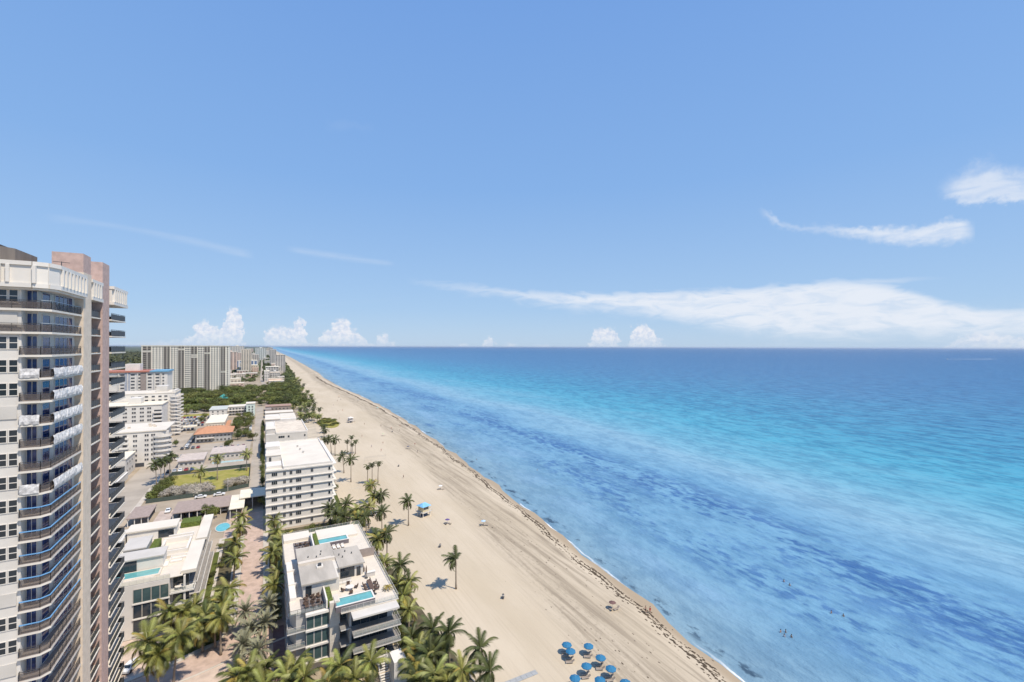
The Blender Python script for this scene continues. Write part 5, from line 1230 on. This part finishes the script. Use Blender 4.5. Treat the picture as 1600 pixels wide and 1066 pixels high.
for px, py, c, l in ((653, 708, 'grey', 'person in grey standing near the white beach tent'), (631, 748, 'black', 'person in black standing on open sand inland of the tracks'), (581, 700, 'blue', 'person in blue standing on sand by the far palms'), (596, 706, 'red', 'person in red walking on sand near the volleyball net')):
    x, y = G(px, py); person(x, y, .03, random.uniform(0, 6), 'walk', 1, c, True, l, 'people on the sand')

for i in range(22):
    y = random.uniform(260, 900); x = wl(y) + random.uniform(-55, -6)
    person(x, y, .02, random.uniform(0, 6), random.choice(['walk', 'stand']), random.choice([0, 1]), random.choice(['blue', 'red', 'black', 'white', 'grey']), random.random() < .5, 'small distant figure scattered along the far beach', 'distant beachgoers')
# ------------------------------------------------------------------ beach furniture
def umbrella_meshes(n=8, R=1.12):
    b = MB(); apex = (0, 0, 2.42)
    ring = [(R * cos(2 * pi * k / n), R * sin(2 * pi * k / n), 1.98) for k in range(n)]
    mid = [(.6 * R * cos(2 * pi * k / n), .6 * R * sin(2 * pi * k / n), 2.24) for k in range(n)]
    out = []
    for k in range(n):
        j = (k + 1) % n; q = MB(); q.face([apex, mid[k], mid[j]]); q.face([mid[k], ring[k], ring[j], mid[j]])
        q.face([ring[k], (ring[k][0], ring[k][1], 1.84), (ring[j][0], ring[j][1], 1.84), ring[j]]); out.append(q.mesh('canopy_panel', umb_m))
    pole = MB().tube([(0, 0, -.3), (0, 0, 2.5)], .03, 8).mesh('pole', white2)
    rib = MB()
    rib.bar((0, 0, 2.36), (R, 0, 1.95), .02); return out, pole, rib.mesh('rib', dkgrey)
UP, UPOLE, URIB = umbrella_meshes()
def umbrella(x, y, label, group):
    o = thing('beach_umbrella', label, 'umbrella', (x, y, 0), random.uniform(0, .8), group)
    for m in UP: obj('canopy_panel', m, o)
    obj('pole', UPOLE, o)
    for k in range(8): obj('rib', URIB, o, rot=(0, 0, 2 * pi * k / 8))
    return o
lf = MB()
for sx in (-.3, .3): lf.bar((sx, -.95, .30), (sx, .35, .30), .05); lf.bar((sx, .35, .30), (sx, .95, .72), .05)
LF = lf.mesh('frame', M('lounger_frame', (.55, .50, .44), .6))
LS = MB().box(-.28, .28, -.93, .35, .31, .36).mesh('seat_sling', cush_m); LB = MB()
LB.face([(-.28, .36, .34), (.28, .36, .34), (.28, .94, .74), (-.28, .94, .74)]); LB.face([(-.28, .94, .72), (.28, .94, .72), (.28, .36, .32), (-.28, .36, .32)]); LB = LB.mesh('back_sling', cush_m)
LL = MB().box(-.025, .025, -.025, .025, 0, .28).mesh('leg', MATS['lounger_frame'])
def lounger(x, y, rz, label, group):
    o = thing('beach_lounger', label, 'lounger', (x, y, .02), rz, group); obj('frame', LF, o); obj('seat_sling', LS, o); obj('back_sling', LB, o)
    for sx in (-.28, .28):
        for sy in (-.8, .4): obj('leg', LL, o, loc=(sx, sy, 0))
for px, py in [(887, 1006), (893, 1016), (921, 1008), (940, 1026), (918, 1039), (956, 1043), (900, 1058), (939, 1061), (979, 1065), (1000, 1086), (960, 1088), (925, 1090)]:
    x, y = G(px, py, 2.15); umbrella(x, y, 'round blue beach umbrella in the rented cluster on open sand', 'blue umbrella cluster')
    for s in (-.55, .55):
        lounger(x - .4 + s * .45, y - .2 + s * .9, -2.0 + random.uniform(-.15, .15), 'brown-slung beach lounger under a blue umbrella of the cluster', 'loungers under blue umbrellas')
def lifeguard(x, y, rz, roofm, wallm, label):
    o = thing('lifeguard_tower', label, 'lifeguard tower', (x, y, 0), rz)
    for sx in (-1.7, 1.7):
        for sy in (-1.7, 0, 1.7): part('stilt', o, white2, (sx - .12, sx + .12, sy - .12, sy + .12, -.2, 1.7))
    part('platform', o, palegrey, (-2.3, 2.3, -2.3, 2.3, 1.7, 1.9))
    part('cabin_wall', o, wallm, (-1.5, 1.5, -1.3, 1.7, 1.9, 4.1)); win(o, -1.1, -1.33, 2.7, 2.2, 1.0, 'S', 3, 1, glass, white2); win(o, 1.53, -.9, 2.7, 2.0, 1.0, 'E', 2, 1, glass, white2); part('door', o, M('yellow_door', (.60, .42, .08), .6), (-.4, .4, 1.69, 1.74, 1.95, 3.9))
    b = MB(); R_ = 2.2; b.face([(-R_, -R_, 4.1), (R_, -R_, 4.1), (.6, 0, 5.2), (-.6, 0, 5.2)]); b.face([(R_, -R_, 4.1), (R_, R_, 4.1), (.6, 0, 5.2)]); b.face([(R_, R_, 4.1), (-R_, R_, 4.1), (-.6, 0, 5.2), (.6, 0, 5.2)]); b.face([(-R_, R_, 4.1), (-R_, -R_, 4.1), (-.6, 0, 5.2)]); b.face([(-R_, R_, 4.09), (R_, R_, 4.09), (R_, -R_, 4.09), (-R_, -R_, 4.09)]); b.build('roof', roofm, o)
    rail_path('railing', o, [(-2.25, 2.25), (-2.25, -2.25), (2.25, -2.25), (2.25, 1.0)], 1.9, 1.0, white2, .06, 1.1, False)
    b = MB(); b.face([(2.3, 1.2, 1.85), (2.3, 2.2, 1.85), (5.4, 2.2, .05), (5.4, 1.2, .05)]); b.bar((2.3, 1.2, 2.7), (5.4, 1.2, .9), .05); b.bar((2.3, 2.2, 2.7), (5.4, 2.2, .9), .05); b.build('ramp', palegrey, o)
    part('equipment_box', o, M('equipment_box_blue', (.05, .08, .14), .7), (-1.2, .6, -1.2, .4, .02, 1.1))
x, y = G(663, 806); lifeguard(x, y, .35, M('sky_blue_roof', (.20, .44, .66), .5), M('pale_yellow_boards', (.62, .52, .30), .7), 'lifeguard tower on stilts with sky-blue roof and ramp')
x, y = G(548, 661); lifeguard(x, y, .3, white2, M('grey_lilac_boards', (.50, .47, .50), .7), 'white-roofed lifeguard tower farther up the beach near the dune scrub')
vn = thing('volleyball_net', 'beach volleyball net strung between two thin posts', 'net'); 
for x in (53.3, 65.6): obj('post', MB().tube([(x, 278, 0), (x, 278, 2.6)], .05).mesh('post', palegrey), vn)
b = MB()
for k in range(6): b.bar((53.3, 278, 1.6 + k * .18), (65.6, 278, 1.6 + k * .18), .02)
for k in range(42): b.bar((53.3 + k * .3, 278, 1.6), (53.3 + k * .3, 278, 2.5), .012)
b.build('net_mesh', M('net_cord', (.35, .33, .30), .8), vn, 'stuff')
mt = thing('access_mat', 'grey roll-out access mat lying across the sand', 'mat'); m1 = M('mat_grey', (.33, .335, .33), .9, .1, 2)
for k in range(10): part('mat_panel', mt, m1, (38.2 + k * 1.23, 39.4 + k * 1.23, 80.2, 81.5, .04, .09))
def litter_bin(px, py, label):
    x, y = G(px, py); o = thing('litter_barrel', label, 'barrel', (x, y, 0), 0, 'beach barrels'); obj('drum', MB().lathe([(.3, 0), (.32, .45), (.3, .95), (.26, .95), (.26, .5), (0, .5)], 10).mesh('drum', M('barrel_grey', (.10, .10, .11), .6)), o); obj('lid_ring', MB().lathe([(.33, .9), (.33, 1.0), (.25, 1.0)], 10).mesh('lid_ring', white2), o)
    obj('drum', MB().lathe([(.3, 0), (.32, .45), (.3, .95), (.26, .95), (.26, .5), (0, .5)], 10, (.35, .55)).mesh('drum', MATS['barrel_grey']), o)
for px, py, l in ((688, 856, 'pair of dark litter barrels on sand beyond the lone palm'), (787, 936, 'pair of dark litter barrels out on the bare sand'), (623, 730, 'pair of litter barrels near the volleyball net'), (613, 676, 'pair of litter barrels beside the wrack line far up the beach')): litter_bin(px, py, l)
def camp(px, py, c, label, R=.95):
    x, y = G(px, py); o = thing('beach_umbrella', label, 'umbrella', (x, y, 0), .3, 'private umbrellas on the sand'); pm = M('canvas_' + c[0], c[1], .7)
    for k in range(8):
        q = MB(); a0, a1 = 2 * pi * k / 8, 2 * pi * (k + 1) / 8; q.face([(0, 0, 2.1), (R * cos(a0), R * sin(a0), 1.65), (R * cos(a1), R * sin(a1), 1.65)]); q.build('canopy_panel', pm, o)
    obj('pole', UPOLE, o, scale=(1, 1, .85))
    for s in (-.8, .7): lounger(x + s, y - .5 - s * .4, random.uniform(0, 6), 'folding beach seat beside the %s umbrella' % c[0], 'seats by the %s umbrella' % c[0])
camp(700, 819, ('purple', (.12, .08, .22)), 'small purple umbrella with seats on sand near the lifeguard tower')
camp(756, 821, ('pale_blue', (.40, .55, .68)), 'small pale blue umbrella on the tracked sand')
camp(689, 765, ('white', (.75, .74, .72)), 'small white umbrella on the sand beyond the lifeguard tower')
camp(638, 702, ('navy', (.03, .05, .12)), 'small navy umbrella far up the beach below the wrack')
camp(599, 682, ('lime', (.45, .50, .30)), 'small lime umbrella far up the beach near the palms')
camp(958, 951, ('brown', (.16, .09, .08)), 'small brown umbrella on the raked sand near the wrack')
camp(590, 640, ('turquoise', (.20, .55, .55)), 'small turquoise umbrella on the distant beach by the waterline')
camp(560, 628, ('grey', (.45, .46, .48)), 'small grey umbrella on the distant beach')
camp(530, 622, ('orange', (.55, .25, .08)), 'small orange umbrella on the distant beach near the wood')

# ------------------------------------------------------------------ seaweed wrack on the sand, boat
rw = random.Random(21); b = MB()
def clump(x, y, z, r, el):
    n = 6; i = len(b.v); ph = rw.uniform(0, 6)
    for k in range(n):
        a = ph + 2 * pi * k / n; rr_ = r * rw.uniform(.55, 1.3); b.v.append((x + rr_ * cos(a) * .8, y + rr_ * sin(a) * el, z - .03))
    b.v.append((x, y, z + r * .22))
    for k in range(n): b.f.append((i + k, i + (k + 1) % n, i + n)); b.m.append(0)
y = 30.0
while y < 1100:
    o0 = -4.3 - max(0, (y - 250)) * .012 + .7 * sin(y * .09) + .4 * sin(y * .31)
    for ln, dens in ((0, 1.0), (1.25, .7), (-1.2, .14)):
        for q in range(3):
            if rw.random() < dens * (.75 + .25 * sin(y * .13 + ln)):
                o = o0 + ln + rw.gauss(0, .22); zz = sand_z(o if o > -10 else -10.1, y); clump(wl(y) + o, y + rw.uniform(-.3, .3), max(zz, -.3) + .02, rw.uniform(.10, .34) * (1 + y / 500), 1.8)
    y += .38 * (1 + y / 400)
for i in range(700):
    y = 30 + 420 * rw.random() ** 1.2; o = rw.gauss(-16, 5.5); clump(wl(y) + o, y, .05 if o < -10 else sand_z(o, y) + .02, rw.uniform(.06, .2), 2.2)
wk = b.build('seaweed_wrack', M('dry_seaweed', (.085, .062, .04), .95, .3, 2), None, 'stuff'); tag(wk, 'broken lines of dark brown seaweed washed up along the beach', 'seaweed')
bx_, by_ = G(1480, 559.5, ZW)
bo = thing('motor_boat', 'small white motor boat far out at the head of a long wake', 'boat', (bx_, by_, ZW), math.atan2(1185 - 1045, 3752 - 4008))
b = MB(); b.prism([(-6, -2), (3, -2), (8, 0), (3, 2), (-6, 2)], -.2, 1.6); b.build('hull', white2, bo); part('cabin', bo, white2, (-3, 2, -1.4, 1.4, 1.6, 3.4)); part('windscreen', bo, glass, (2.02, 2.3, -1.3, 1.3, 1.9, 3.1))
b = MB(); ux, uy = G(1553, 559, ZW); 
for k in range(40):
    t0, t1 = k / 40, (k + 1) / 40; w0_, w1_ = 6 + 10 * t0, 6 + 10 * t1; jj = rw.uniform(-1.5, 1.5)
    P0 = Vector((bx_, by_)).lerp(Vector((ux, uy)), t0); P1 = Vector((bx_, by_)).lerp(Vector((ux, uy)), t1); b.face([(P0.x, P0.y - w0_ + jj, ZW + .3), (P1.x, P1.y - w1_ + jj, ZW + .3), (P1.x, P1.y + w1_, ZW + .3), (P0.x, P0.y + w0_, ZW + .3)])
wk2 = b.build('wake_foam', M('foam', (.70, .74, .76), .8), None, 'stuff'); tag(wk2, 'long thin white wake trailing behind the motor boat', 'wake')

# ------------------------------------------------------------------ thin sea haze
hz = MB().box(-90000, 90000, -6000, 75000, -3, 86).build('haze', None, None, 'stuff')
hm = bpy.data.materials.new('haze'); hm.use_nodes = True; ht = hm.node_tree; ht.nodes.clear()
pv = nd(ht, 'ShaderNodeVolumePrincipled'); pv.inputs['Color'].default_value = (.80, .88, 1, 1); pv.inputs['Density'].default_value = 2e-5; pv.inputs['Anisotropy'].default_value = .2
ho = nd(ht, 'ShaderNodeOutputMaterial'); ht.links.new(pv.outputs[0], ho.inputs['Volume'])
hz.data.materials.clear(); hz.data.materials.append(hm)
tag(hz, 'thin pale sea haze over the whole shore', 'haze')
